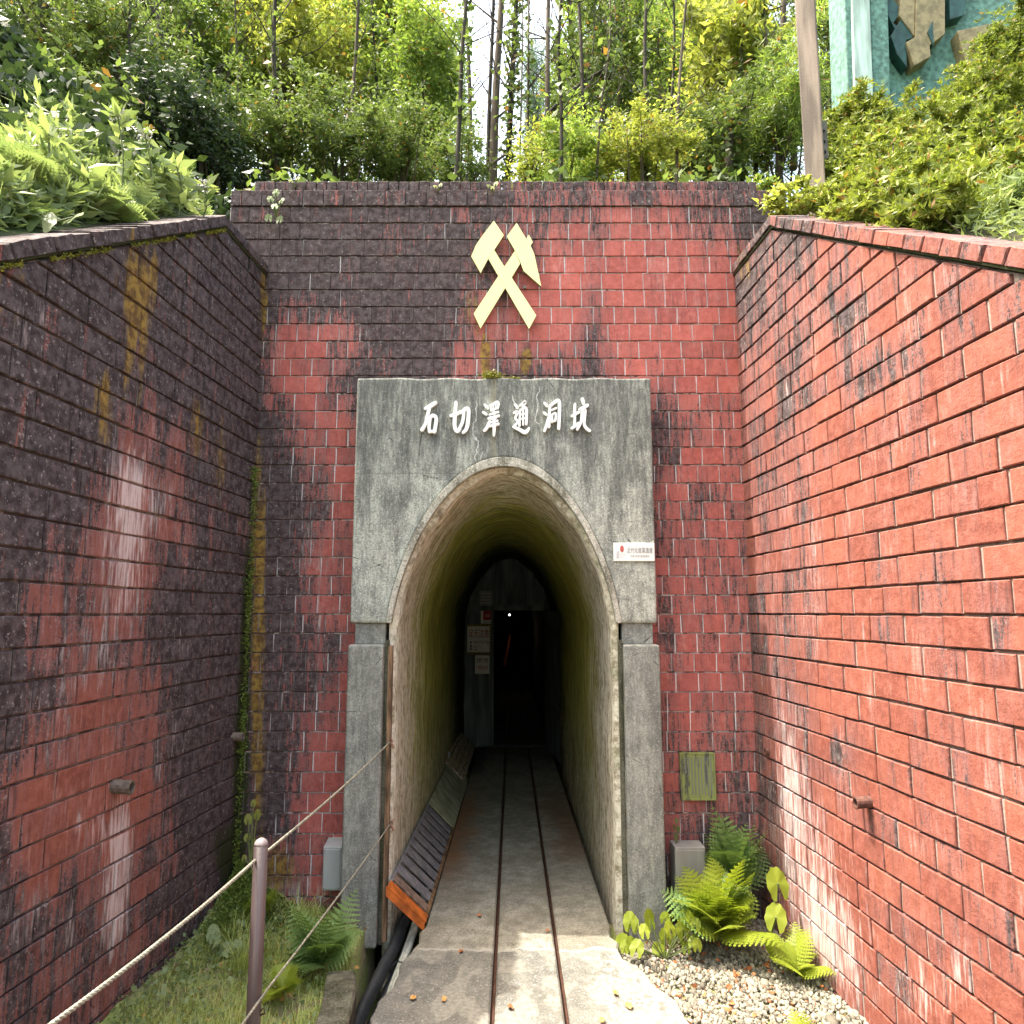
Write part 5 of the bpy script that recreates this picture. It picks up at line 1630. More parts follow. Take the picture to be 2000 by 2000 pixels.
# middle row
mid = [('shrub', 'dark ivy hung shrub at the left end of the wall top', 420, 300, 60, 70, 5.4, 8000, 'lf_dark', .055),
       ('shrub', 'shaded shrub on the bank left of the wall end', 350, 250, 80, 80, 5.6, 9000, 'lf_dark', .06),
       ('broadleaf_tree', 'bright sapling rising between the ivy bank and the yellow tree', 440, 140, 70, 130, 7.8, 8000, 'lf_bright', .075),
       ('broadleaf_tree', 'olive green tree just right of the slim pale stem', 1370, 60, 80, 120, 9.5, 9000, 'lf_mid', .08),
       ('broadleaf_tree', 'tree of mixed yellow leaves above the light green tree', 760, 20, 110, 90, 9.2, 9000, 'lf_yellow', .075),
       ('shrub', 'twiggy shrub just right of the bare trunks', 1030, 335, 40, 30, 6.8, 2500, 'lf_yellow', .05),
       ('shrub', 'small shrub just left of the bare trunks', 905, 320, 45, 45, 6.9, 4500, 'lf_mid', .05),
       ('broadleaf_tree', 'bright yellow green tree filling the upper left behind the wall', 560, 110, 130, 150, 8, 14000, 'lf_yellow', .085),
       ('broadleaf_tree', 'light green leafy tree left of the bare trunks', 830, 130, 85, 150, 8, 12000, 'lf_bright', .075),
       ('broadleaf_tree', 'dappled green tree between the yellow one and the light one', 700, 120, 100, 150, 9, 11000, 'lf_bright', .085),
       ('shrub', 'dense mid green shrub just above the left end of the wall top', 520, 270, 100, 75, 6.2, 11000, 'lf_mid', .055),
       ('shrub', 'green shrub above the wall top, left of the light tree', 660, 290, 90, 65, 6.4, 10000, 'lf_mid', .055),
       ('shrub', 'shrub with reddish tips above the centre left of the wall', 790, 300, 80, 55, 6.6, 8000, 'lf_mid', .055),
       ('broadleaf_tree', 'leafy tree at the far left behind the ivy bank', 330, 90, 110, 140, 7.5, 12000, 'lf_mid', .08),
       ('broadleaf_tree', 'drooping green tree right of the sky gap', 1180, 110, 70, 160, 8.5, 9000, 'lf_mid', .07),
       ('broadleaf_tree', 'drooping tree with olive leaves midway along the right of the wall', 1290, 120, 80, 160, 8.5, 10000, 'lf_bright', .075),
       ('shrub', 'low bright shrub on the wall top right of the sky gap', 1120, 315, 75, 45, 6.5, 8000, 'lf_bright', .05),
       ('shrub', 'low yellow green shrub on the wall top left of the grey stem', 1250, 310, 80, 50, 6.3, 9000, 'lf_yellow', .05),
       ('shrub', 'dark green shrub behind the right end of the wall top', 1400, 290, 90, 65, 6.6, 10000, 'lf_mid', .055),
       ('broadleaf_tree', 'large leaved tree with yellowing sprays left of the tall pole', 1420, 130, 90, 150, 7.2, 6500, 'lf_yellow', .11),
       ('pine_tree', 'soft needled young pine left of the tall pole', 1520, 220, 60, 110, 6.4, 9000, 'lf_bright', .10),
       ('broadleaf_tree', 'dark shaded tree overhanging the upper left corner', 90, 50, 170, 100, 6.2, 11000, 'lf_mid', .06),
       ('broadleaf_tree', 'shaded green tree above the ivy on the left', 230, 110, 110, 110, 6.0, 10000, 'lf_mid', .06)]
for nm, lab, u, v, ru, rv, Y, n, mt, sz in mid:
    kw = dict(asp=.12, spread=.9) if nm == 'pine_tree' else dict(asp=.42)
    pxplant(nm, lab, 'shrub' if nm == 'shrub' else 'tree', u, v, ru * 1.1, rv, Y, .75, int(n * 1.15), mt, sz * .8, group=GT, tr=.035 if nm == 'shrub' else .055,
            trunks=2 if nm == 'shrub' else 1, clumps=80, cl=.22, droop=.15, **kw)
# ivy on the left bank
P = []
while len(P) < 9000:
    u = RNG.uniform(-60, 440); Yv = RNG.uniform(3.6, 6.6); v = RNG.uniform(150, 400)
    p = at(u, v, Yv); h = hill(p.x, Yv)
    if abs(p.z - h) < .5 and p.x < -1.75: P.append((p.x, Yv, h + RNG.uniform(0, .16)))
P = np.array(P); V, m = leaves(P, .075, asp=.95, droop=.5, up=.1, spread=.6)
o = big_mesh('ivy', V, 4, M['lf_dark'], RNG.random(m)); tag(o, 'dark round leaved ivy covering the steep bank at upper left', 'ivy', kind='stuff')

# slim bare trunks
def trunk_line(pts, Y, r, name, label, mat='bark', ivy=0, cat='tree', leaves_mat='lf_mid', twigs=8):
    W = [at(u, v, Y) for u, v in pts]
    if W[0].z > W[-1].z: W = W[::-1]
    base = W[0].copy(); root = empty(name, base, label, cat, 'slim trunks behind the wall'); inv = Matrix.Translation(-base)
    mb = MB(); P = bez(W, 24)
    rs = [r * (1 - .35 * i / len(P)) for i in range(len(P))]
    mb.tube(P, rs, 8, sx=.85)
    for i in range(twigs):
        q = P[random.randint(6, len(P) - 1)]; e = q + Vector((random.uniform(-.7, .7), random.uniform(-.3, .3), random.uniform(.3, 1.2)))
        mb.tube([q, (q + e) / 2 + Vector((.05, 0, -.05)), e], [r * .25, r * .16, r * .06], 5, cap=False)
    o = mb.build('trunk', M[mat], root, smooth=True, fix=False); o.matrix_parent_inverse = inv.copy()
    if ivy:
        idx = RNG.integers(0, len(P), ivy); A = np.array([P[i][:] for i in idx]) + RNG.normal(0, r * 1.3, (ivy, 3))
        V, m = leaves(A, .07, asp=.7, droop=.5)
        o = big_mesh('ivy_leaves', V, 4, M[leaves_mat], RNG.random(m), root); o.matrix_parent_inverse = inv.copy()
    return root
trunk_line([(962, 380), (966, 250), (972, 120), (984, -60)], 9, .075, 'slim_tree', 'thickest bare grey trunk left of centre in the sky gap', twigs=6)
trunk_line([(952, 380), (956, 200), (962, 60), (966, -60)], 9.6, .04, 'slim_tree', 'thin dark trunk just left of the thickest bare trunk', 'bark_dark')
trunk_line([(990, 370), (997, 220), (1004, 80), (1012, -60)], 8.6, .05, 'slim_tree', 'ivy wrapped trunk in the middle of the sky gap', 'bark_dark', ivy=900)
trunk_line([(920, 380), (918, 200), (912, 60), (900, -60)], 11, .045, 'slim_tree', 'thin bare trunk at the left side of the sky gap', 'bark')
trunk_line([(1068, 370), (1069, 200), (1070, 60), (1072, -60)], 8.4, .045, 'slim_tree', 'straight grey trunk at the right side of the sky gap')
trunk_line([(1014, 360), (1018, 200), (1021, 60), (1020, -60)], 10, .018, 'slim_tree', 'very thin stem crossing the sky gap')
trunk_line([(1120, 360), (1122, 200), (1116, 60), (1108, -60)], 9, .06, 'slim_tree', 'ivy hung trunk right of the sky gap', 'bark_dark', ivy=900, leaves_mat='lf_bright')
trunk_line([(1175, 360), (1196, 240), (1228, 120), (1240, -60)], 8.8, .07, 'slim_tree', 'dark leaning trunk right of the sky gap', 'bark_dark', ivy=500)
trunk_line([(1024, 292), (1060, 235), (1120, 175), (1190, 130)], 8.0, .03, 'slim_tree', 'dark arching branch crossing right of the sky gap', 'bark_dark', twigs=5)
trunk_line([(1028, 292), (1060, 292), (1110, 290)], 7.9, .025, 'fallen_branch', 'low horizontal dark branch above the wall centre', 'bark_dark', twigs=2, cat='branch')
trunk_line([(1321, 370), (1324, 220), (1330, 120), (1340, 0)], 6.0, .018, 'slim_tree', 'slim pale stem above the right part of the wall')
trunk_line([(1418, 380), (1424, 300), (1428, 235)], 6.2, .055, 'slim_tree', 'short thick dark stump like trunk above the right end of the wall', 'bark', twigs=3, ivy=300)
trunk_line([(1520, 380), (1524, 250), (1528, 120), (1532, -60)], 7.0, .05, 'slim_tree', 'pale trunk just left of the tall pole')
trunk_line([(1550, 330), (1552, 250), (1556, 150)], 6.4, .04, 'slim_tree', 'pale stem close behind the tall pole')
trunk_line([(338, 200), (320, 100), (300, -20)], 6.4, .035, 'slim_tree', 'dark slender trunk among the upper left foliage', 'bark_dark')
trunk_line([(308, 190), (282, 100), (255, 0)], 6.6, .03, 'slim_tree', 'leaning dark stem at the upper left', 'bark_dark')
trunk_line([(395, 270), (380, 150), (370, 20)], 7.0, .03, 'slim_tree', 'thin dark stem behind the left end of the wall', 'bark_dark')
trunk_line([(900, 370), (940, 335), (990, 300)], 7.2, .02, 'fallen_branch', 'small twiggy branch above the wall left of centre', 'bark', cat='branch', twigs=6)

PL = ['left of the yellow tree', 'in front of the yellow tree', 'behind the dense shrub at the wall end', 'left of the light green tree', 'in front of the light green tree', 'right of the light green tree',
      'beside the ivy wrapped trunk', 'right of the straight grey trunk', 'beside the arching branch', 'left of the dark leaning trunk', 'right of the dark leaning trunk', 'behind the slim pale stem',
      'left of the short thick trunk', 'right of the short thick trunk', 'among the large leaved tree', 'left of the young pine', 'behind the ivy bank', 'at the far upper left']
US = [470, 540, 590, 680, 745, 890, 1030, 1095, 1145, 1165, 1260, 1310, 1380, 1450, 1475, 1500, 260, 130]
for i, (u, pl_) in enumerate(zip(US, PL)):
    rr = random.Random(50 + i); Yq = rr.uniform(5.4, 8.2); lean = rr.uniform(-30, 30)
    trunk_line([(u, 372), (u + lean * .3, 220), (u + lean * .7 + rr.uniform(-8, 8), 90), (u + lean, -60)], Yq, rr.uniform(.012, .030), 'sapling',
               'thin ' + ('dark' if i % 3 else 'pale grey') + ' sapling stem ' + pl_, 'bark_dark' if i % 3 else 'bark', ivy=110, twigs=12, leaves_mat='lf_mid')
# understory over the whole hillside behind and beside the walls
def scatter(n, xr_, yr_, ok, hmax, size, mat, name, label, **kw):
    C = []
    while len(C) < n:
        x = RNG.uniform(*xr_); y = RNG.uniform(*yr_)
        if not ok(x, y): continue
        hm = hmax * (.35 + .65 * abs(math.sin(x * 2.3 + y) * math.sin(y * 1.9 - x * 1.1)))
        C.append((x, y, hill(x, y) + RNG.uniform(-.03, hm)))
    V, m = leaves(np.array(C), size, **kw)
    o = big_mesh(name, V, 4, M[mat], RNG.random(m)); tag(o, label, 'undergrowth', kind='stuff')
scatter(26000, (-5, 5), (4.35, 9), lambda x, y: abs(x) < y * .72 and (x + .05) ** 2 > .02, .75, .075, 'lf_mid', 'undergrowth', 'mixed green undergrowth carpeting the hillside behind the wall', asp=.5, up=.4)
scatter(16000, (-7, 7), (6, 13), lambda x, y: abs(x) < y * .72 and abs(x - .1) > .35, 1.5, .11, 'lf_bright', 'undergrowth', 'bright leafy thicket further up behind the wall', asp=.45, up=.2)
scatter(9000, (1.65, 5), (1.7, 6), lambda x, y: x < y * .85 and x > XR + .061 * (YW - y) + .26, .22, .036, 'lf_azalea', 'undergrowth', 'small leaved ground cover on the right bank under the azaleas', asp=.35, up=.6)
scatter(9000, (-6, -1.7), (3.2, 7), lambda x, y: -x < y * .85, .35, .07, 'lf_dark', 'undergrowth', 'dark leafy ground cover on the left bank under the trees', asp=.7, up=.3)
# ------------------------------------------------------------------ right bank azaleas
GA = 'clipped azaleas on the right bank'
az = [(1655, 420, 40, 36, 3.6, 'low azalea just over the coping right of the tall pole'), (1690, 440, 80, 40, 3.1, 'low azalea over the coping, left of the middle'), (1800, 455, 90, 45, 2.75, 'low shaded azalea over the middle right of the coping'), (1880, 400, 90, 60, 3.1, 'leafy azalea below the rough turquoise panel'), 
      (1675, 340, 62, 56, 3.9, 'rounded azalea at the foot of the tall pole'), (1740, 380, 110, 70, 3.5, 'dark based azalea above the middle of the right coping'),
      (1715, 285, 75, 45, 4.3, 'azalea growing in front of the turquoise column'), (1835, 300, 110, 62, 3.9, 'large azalea under the rough turquoise panel'),
      (1915, 205, 90, 62, 4.2, 'azalea with some brown twigs hiding the sign panel'), (1975, 100, 70, 65, 4.3, 'tall azalea at the upper right corner'),
      (1650, 250, 36, 40, 4.5, 'small azalea sprays left of the turquoise column'), (1930, 350, 90, 70, 3.4, 'azalea at the right edge of the picture')]
for u, v, ru, rv, Y, lab in az:
    pxplant('azalea_shrub', lab, 'shrub', u, v, ru, rv, Y, .35, 2900, 'lf_azalea', .034, group=GA, tr=.014, trunks=3, clumps=80, cl=.20, rosette=5, up=.55, asp=.33, branches=30, bark='bark_dark')
pxplant('weed_clump', 'pale feathery weeds spilling over the right coping at the picture edge', 'plant', 1955, 420, 75, 60, 2.7, .2, 7000, 'lf_pale', .038, group=None, tr=.006, trunks=4, clumps=34, cl=.25, asp=.22, up=.5)
scatter(5000, (1.6, 2.6), (1.2, 3.0), lambda x, y: x > XR + .061 * (YW - y) + .20 and x < XR + .061 * (YW - y) + .9, .26, .045, 'lf_pale', 'undergrowth', 'pale grass like weeds along the lower right coping', asp=.2, up=.5)
pxplant('weed_clump', 'small yellow green climbing leaves at the base of the tall pole', 'plant', 1560, 395, 70, 26, 3.75, .15, 1500, 'lf_yellow', .035, tr=.005, trunks=3, clumps=20, cl=.25, asp=.7)
pxplant('weed_clump', 'small bright seedling leaves at the right end of the wall top', 'plant', 1495, 362, 22, 18, 4.3, .08, 260, 'lf_bright', .035, tr=.004, trunks=3, clumps=12, cl=.3, asp=.7)
o = pebbles(np.array([at(1853, 232, 3.75)[:]]), np.array([.03]), 'withered_flower', M['pink']); tag(o, 'withered pink flower in the azaleas', 'flower')

# ------------------------------------------------------------------ left bank weeds and ferns
def frond_mesh(name, mat, L=.3, pairs=13, pw=.125, curve=.5, pinn=4):
    V = []; n = 0
    arr = []
    for i in range(pairs):
        f = (i + 1) / (pairs + 1)
        ln = pw * math.sin(math.pi * (f ** .75) * .96 + .08) * (1.05 - .35 * f)
        y = L * f * math.cos(curve * f * .8); z = L * f * .55 - curve * L * f * f * .75
        for sd in (-1, 1):
            ax = np.array([sd * .94, .34, -.12])
            b = np.array([0, y, z])
            nseg = 6; side = np.array([sd * -.30, .95, 0.0])
            for s2 in (-1, 1):
                for k in range(nseg):
                    g0, g1 = k / nseg, (k + 1) / nseg
                    w0 = ln * .17 * (1 - g0 ** 1.6) * (1.0 if k else .7) + .001; w1 = ln * .17 * (1 - g1 ** 1.6) * .50
                    p0 = b + ax * ln * g0; p1 = b + ax * ln * g1
                    arr.append([p0, p0 + side * s2 * w0 + ax * ln * .05 + [0, 0, -.15 * w0], p1 + side * s2 * w1, p1])
            for k in range(0):
                g = (k + .5) / pinn
                c = b + ax * ln * g
                w_ = ln * .20 * (1 - g * .75) + .002
                for s2 in (-1, 1):
                    d = np.array([sd * .25, s2 * 1.0, 0.0])
                    arr.append([c - ax * ln * .13, c + d * w_ * .6 - ax * ln * .02, c + d * w_ + ax * ln * .07, c + ax * ln * .13])
    # rachis
    for i in range(pairs + 1):
        f0, f1 = i / (pairs + 1), (i + 1) / (pairs + 1)
        p = lambda f: np.array([0, L * f * math.cos(curve * f * .8), L * f * .55 - curve * L * f * f * .75])
        arr.append([p(f0) + [-.0016, 0, 0], p(f0) + [.0016, 0, 0], p(f1) + [.001, 0, 0], p(f1) + [-.001, 0, 0]])
    A = np.array(arr).reshape(-1, 3)
    o = big_mesh(name, A, 4, mat, RNG.random(len(arr)) * .4 + np.random.rand() * .4)
    me = o.data; bpy.data.objects.remove(o); return me
FR = [frond_mesh('frond', M['lf_fern'], .30, curve=.5), frond_mesh('frond', M['lf_fern'], .27, curve=.8), frond_mesh('frond', M['lf_fern'], .33, curve=.35)]
FY = [frond_mesh('frond', M['lf_fern_y'], .30, curve=.5), frond_mesh('frond', M['lf_fern_y'], .27, curve=.9), frond_mesh('frond', M['lf_fern_y'], .33, curve=.6)]
FP = [frond_mesh('frond', M['lf_pale'], .30, curve=.5), frond_mesh('frond', M['lf_pale'], .26, curve=.9)]
def fern(loc, n, meshes, sc, label, group=None, arc=(0, 360), tilt=(0, 40), sx=.72):
    root = empty('fern', loc, label, 'fern', group)
    for i in range(n):
        o = bpy.data.objects.new('frond', random.choice(meshes)); COL.objects.link(o); o.parent = root
        a = R(arc[0] + (arc[1] - arc[0]) * (i + random.random() * .8) / n); el = R(random.uniform(*tilt)); s = sc * random.uniform(.75, 1.15)
        Mx = Matrix.Diagonal((sx, 1, 1, 1)) @ Matrix.Rotation(a, 4, 'Z') @ Matrix.Rotation(el, 4, 'X') @ Matrix.Rotation(random.uniform(-.3, .3), 4, 'Y') @ Matrix.Scale(s, 4)
        o.matrix_local = Mx
    return root
def wp(u, v, Y): return at(u, v, Y)
# right fern group
fern(Vector((.97, 3.62, .02)), 30, FY + FR[:1], 1.22, 'big bright green fern clump between the grey box and the right wall', tilt=(-5, 65))
fern(Vector((1.12, 3.84, .12)), 11, FR, 1.3, 'tall darker fern fronds rising in the corner behind the bright clump', tilt=(30, 80))
fern(Vector((1.24, 3.40, -.04)), 11, FY, .72, 'small yellow green fern at the foot of the right wall below the big clump', tilt=(0, 60))
fern(Vector((1.03, 2.76, -.07)), 9, FY, .55, 'tiny yellow fern at the bottom edge beside the right wall', tilt=(20, 70))
# left ferns
fern(Vector((-.82, 3.34, .01)), 20, FR, .95, 'large green fern at the foot of the left portal pillar', tilt=(5, 65))
fern(Vector((-1.22, 3.72, .04)), 9, FY, .65, 'small fern behind the brown post near the brick corner', tilt=(10, 65))
fern(Vector((-.90, 3.10, .02)), 10, FY, .5, 'small yellow fern on the bank beside the kerb stone', tilt=(0, 50))
# broad leaved plants
def round_leaf(name, r, mat, lobes=9, cup=.12):
    V = [(0, 0, 0)]; n = 26; Fs = []
    for k in range(n + 1):
        t = R(22) + (2 * math.pi - R(44)) * k / n
        rr = r * (1 + .05 * math.cos(lobes * t)) * (1 + .08 * math.cos(t))
        V.append((rr * .6 * math.sin(t) * .5, -rr * .5 * math.cos(t) * .5, -cup * r * .3)); V.append((rr * math.sin(t), -rr * math.cos(t) , cup * r * (math.cos(5 * t) * .5 - .6)))
    for k in range(n):
        a = 1 + 2*k; Fs += [(0, a, a+2), (a, a+1, a+3, a+2)]
    me = bpy.data.meshes.new(name); me.from_pydata(V, [], Fs); me.materials.append(mat)
    a = me.attributes.new('leafvar', 'FLOAT', 'POINT'); a.data.foreach_set('value', [random.uniform(.2, .9)] * len(V))
    me.polygons.foreach_set('use_smooth', [True] * len(me.polygons))
    return me
def leafy(loc, spec, label, mat, cat='plant', stem=.003):
    """spec: list of (dx,dy,dz,r,tiltx,rotz)"""
    root = empty('broadleaf_plant', loc, label, cat)
    for dx, dy, dz, r, tx, rz in spec:
        me = round_leaf('leaf', r, mat)
        o = bpy.data.objects.new('leaf', me); COL.objects.link(o); o.parent = root
        o.matrix_local = Matrix.Translation((dx, dy, dz)) @ Matrix.Diagonal((.68, 1, 1, 1)) @ Matrix.Rotation(R(rz), 4, 'Z') @ Matrix.Rotation(R(tx), 4, 'X')
        mb = MB(); mb.tube([(0, 0, 0), (dx * .6, dy * .6, dz * .6), (dx, dy, dz)], stem, 5)
        mb.build('stem', M['stem'], root)
    return root
leafy(Vector((1.17, 3.58, -.02)), [(.05, -.04, .29, .075, 70, 8), (.02, -.08, .16, .065, 66, -20), (.00, -.10, .05, .06, 60, 20)],
      'large round butterbur leaves among the ferns by the right wall', M['lf_fern_y'], stem=.006)
sp = []
for i in range(24):
    sp.append((random.uniform(-.19, .22), random.uniform(-.10, .08), random.uniform(.02, .19), random.uniform(.030, .052), random.uniform(40, 85), random.uniform(-40, 40)))
leafy(Vector((.70, 3.58, -.07)), sp, 'low plant with many small round light green leaves in front of the right pillar', M['lf_fern_y'], stem=.0022)
leafy(at(540, 425, YW - .03) , [(-.03, -.03, .10, .028, 70, 20), (.0, -.03, .14, .03, 80, 0), (.035, -.03, .09, .026, 70, -30), (-.035, -.03, -.02, .03, 100, 190), (.03, -.03, -.03, .03, 100, 165), (.0, -.04, .05, .03, 60, 10)],
      'small weed growing from the upper left of the front brick wall', M['lf_pale'])
leafy(at(962, 376, YW - .01), [(-.02, -.02, .03, .02, 60, 20), (.02, -.02, .045, .02, 70, -20), (0, -.02, .02, .02, 60, 0)], 'tiny yellow seedling in the wall coping above the emblem', M['lf_yellow'])
leafy(at(576, 366, YW - .01), [(-.02, -.02, .03, .018, 60, 20), (.02, -.02, .045, .018, 70, -20)], 'tiny seedling near the left end of the coping', M['lf_yellow'])
leafy(at(856, 374, YW - .01), [(-.015, -.02, .02, .018, 60, 20), (.015, -.02, .03, .016, 70, -20)], 'tiny seedling in the coping above the left side of the portal', M['lf_yellow'])
leafy(at(1321, 1655, 3.90), [(.0, -.0, .05, .014, 70, 20), (.012, 0, .09, .014, 70, -60), (-.008, 0, .10, .013, 70, 60), (.005, 0, .13, .014, 70, 0)], 'small sprig growing on top of the dull grey box', M['lf_mid'], stem=.0015)
leafy(at(489, 1690, 3.5), [(-.02, 0, .20, .026, 80, 10), (.02, 0, .22, .026, 80, -20), (0, 0, .27, .018, 80, 0), (-.02, 0, .12, .02, 80, 30), (.012, 0, .1, .018, 80, 0), (-.03, 0, .03, .018, 80, 0), (.01, 0, -.02, .014, 80, 0)],
      'thin plant with bright yellow round leaves left of the brown post top', M['lf_yellow'])
leafy(Vector((-1.22, 3.38, .02)), [(random.uniform(-.1, .1), random.uniform(-.1, .1), random.uniform(.02, .12), random.uniform(.02, .035), random.uniform(20, 80), random.uniform(-60, 60)) for _ in range(14)],
      'low clover like weed with round leaves on the left bank', M['lf_pale'], stem=.002)

# grasses
def blades(C, L, w_, lean=.6, arch=.8):
    n = len(C); a = RNG.uniform(0, 2 * math.pi, n)
    dirx, diry = np.cos(a) * .7, np.sin(a)
    ln = L * RNG.uniform(.5, 1.3, n); le = lean * RNG.uniform(.2, 1.3, n)
    V = []
    segs_ = 3
    pts = []
    for k in range(segs_ + 1):
        f = k / segs_
        out = le * ln * f * f * arch + le * ln * f * .3
        z = ln * f * (1 - .35 * le * f)
        pts.append(np.stack([C[:, 0] + dirx * out, C[:, 1] + diry * out, C[:, 2] + z], 1))
    side = np.stack([-diry, dirx, np.zeros(n)], 1)
    arr = np.empty((n, segs_, 4, 3))
    for k in range(segs_):
        w0 = w_ * (1 - k / segs_ * .7); w1 = w_ * (1 - (k + 1) / segs_ * .95)
        arr[:, k, 0] = pts[k] - side * w0; arr[:, k, 1] = pts[k] + side * w0
        arr[:, k, 2] = pts[k+1] + side * w1; arr[:, k, 3] = pts[k+1] - side * w1
    return arr.reshape(-1, 3), np.repeat(RNG.random(n), segs_)
def tuft(loc, n, L, w_, label, mat, spread=.03, lean=.9):
    C = np.array(loc)[None] + RNG.normal(0, spread, (n, 3)) * [.8, 1, 0]
    V, var = blades(C, L, w_, lean)
    o = big_mesh('grass_tuft', V, 4, M[mat], var); tag(o, label, 'grass'); return o
tuft((-1.13, 3.30, .0), 90, .22, .0028, 'arching grass tuft beside the rope near the left wing wall', 'lf_grass')
tuft((-1.02, 3.78, .0), 60, .17, .0025, 'arching grass tuft left of the large fern', 'lf_grass')
tuft((-1.27, 3.55, .02), 50, .15, .0022, 'grass tuft in front of the mossy corner', 'lf_grass')
C = []
while len(C) < 17000:
    y = RNG.uniform(1.8, 3.95); x = RNG.uniform(lwx(y) + .06, bx(y) - .02)
    d = math.sin(x * 9 + y * 4) * math.sin(y * 7 - x * 6) + RNG.normal(0, .5)
    if d < -.35: continue
    C.append((x, y, bankz(x, y) - .004))
V, var = blades(np.array(C), .055, .0020, .9)
o = big_mesh('short_grass', V, 4, M['lf_grass'], var); tag(o, 'short thin grass and moss covering the left bank', 'grass', kind='stuff')
# low weeds on the bank (small leaves)
C = []
while len(C) < 2600:
    y = RNG.uniform(1.9, 3.95); x = RNG.uniform(lwx(y) + .02, bx(y) - .04)
    f = (x - lwx(y)) / (bx(y) - lwx(y))
    if RNG.random() > math.exp(-f * 3) + .12: continue
    C.append((x, y, bankz(x, y) + RNG.uniform(0, .05)))
V, m = leaves(np.array(C), .022, asp=.7, up=.5)
o = big_mesh('bank_weeds', V, 4, M['lf_pale'], RNG.random(m)); tag(o, 'small leaved weeds along the foot of the left wing wall', 'weeds', kind='stuff')
# moss mound in the corner, moss on portal top and in the coping joint
def moss(cands, size, name, label, mat, kind='stuff', cat='moss'):
    V, m = leaves(np.array(cands), size, asp=.5, up=.7, rosette=3)
    o = big_mesh(name, V, 4, M[mat], RNG.random(m)); tag(o, label, cat, kind=kind); return o
C = []
for i in range(6000):
    x = -1.40 + abs(RNG.normal(0, .14)); y = 3.97 - abs(RNG.normal(0, .20))
    C.append((x, y, bankz(x, y) + max(0, .10 * math.exp(-((x + 1.40) / .12) ** 2)) * RNG.random()))
moss(C, .012, 'moss_mound', 'green moss mound in the corner where left wing meets front wall', 'lf_moss_g')
C = [(p.x + RNG.normal(0, .022), 3.86 + RNG.normal(0, .02), PZT + max(0, RNG.normal(.010, .012))) for p in [at(961, 733, 3.85)] for _ in range(1000)]
moss(C, .010, 'moss_cushion', 'larger yellow moss cushion on top of the portal slab', 'lf_moss', kind=None)
C = [(p.x + RNG.normal(0, .02), 3.86 + RNG.normal(0, .02), PZT + max(0, RNG.normal(.0, .003))) for p in [at(1002, 733, 3.85)] for _ in range(260)]
moss(C, .008, 'moss_cushion', 'flatter moss patch on the portal slab beside the larger cushion', 'lf_moss', kind=None)
C = []
for i in range(900):
    s = .54 + RNG.random() ** 1.2 * 1.9
    if math.sin(s * 13) + math.sin(s * 31) < -.5: continue
    p = TL(s, topzL(s) - .082 + RNG.normal(0, .004), .012); C.append(p)
moss(C, .010, 'coping_moss', 'ochre moss growing in the joint under the left coping', 'lf_moss')
C = []
for i in range(2600):
    z = RNG.uniform(.1, 2.3); k = .5 + .5 * math.sin(z * 9)
    if RNG.random() > .3 + .7 * k: continue
    C.append((XL + abs(RNG.normal(.006, .010)) + .004, YW - .02 - abs(RNG.normal(0, .03)), z))
moss(C, .010, 'corner_moss', 'dark green moss strip running down the left inner corner', 'lf_moss_g')

# weeds on the left bank above the coping
C = []; tries = 0
def coping_line(y): return topzL(YW - y)
for i in range(1800):
    y = RNG.uniform(1.5, 3.8); d = abs(RNG.normal(.10, .40)); x = lwx(y) - .24 - d
    z = hill(x, y); C.append((x, y, max(z, coping_line(y) - .12) - .02))
V, var = blades(np.array(C), .15, .006, 1.0)
o = big_mesh('bank_grass', V, 4, M['lf_pale'], var); tag(o, 'pale sunlit grass and weeds on the bank above the left coping', 'grass', kind='stuff')
C = []
for i in range(8500):
    y = RNG.uniform(1.5, 3.9); d = abs(RNG.normal(.06, .36)); x = lwx(y) - .22 - d
    hm = .06 + .20 * abs(math.sin(x * 5 + y * 3) * math.sin(y * 6 - x * 2))
    C.append((x, y, max(hill(x, y), coping_line(y) - .12) + RNG.uniform(-.02, hm)))
V, m = leaves(np.array(C), .066, asp=.30, up=.35, rosette=3, spread=.6)
o = big_mesh('bank_weeds', V, 4, M['lf_pale'], RNG.random(m)); tag(o, 'narrow leaved pale weeds spilling over the left coping', 'weeds', kind='stuff')
for i, (u, v, Y, sc) in enumerate([(40, 330, 2.6, 1.5), (130, 360, 2.7, 1.3), (230, 375, 2.9, 1.2), (320, 385, 3.1, 1.0), (60, 400, 2.35, 1.2), (380, 385, 3.3, .8), (180, 400, 2.6, 1.0)]):
    if i in (1, 4, 6): continue
    p = at(u, v + 55, Y); p.x = min(p.x, lwx(Y) - .24)
    labs = ['tall fern at the far left edge above the coping', 'fern second from the left edge above the coping', 'fern above the middle of the left coping', 'fern right of the middle of the left coping',
            'low fern just over the left coping near the picture edge', 'small fern near the peak of the left coping', 'low fern hanging over the left coping middle']
    fern(Vector((p.x, Y, max(p.z, coping_line(Y) - .05))), 9, FP, sc * .8, labs[i], 'ferns above the left coping', tilt=(10, 80))
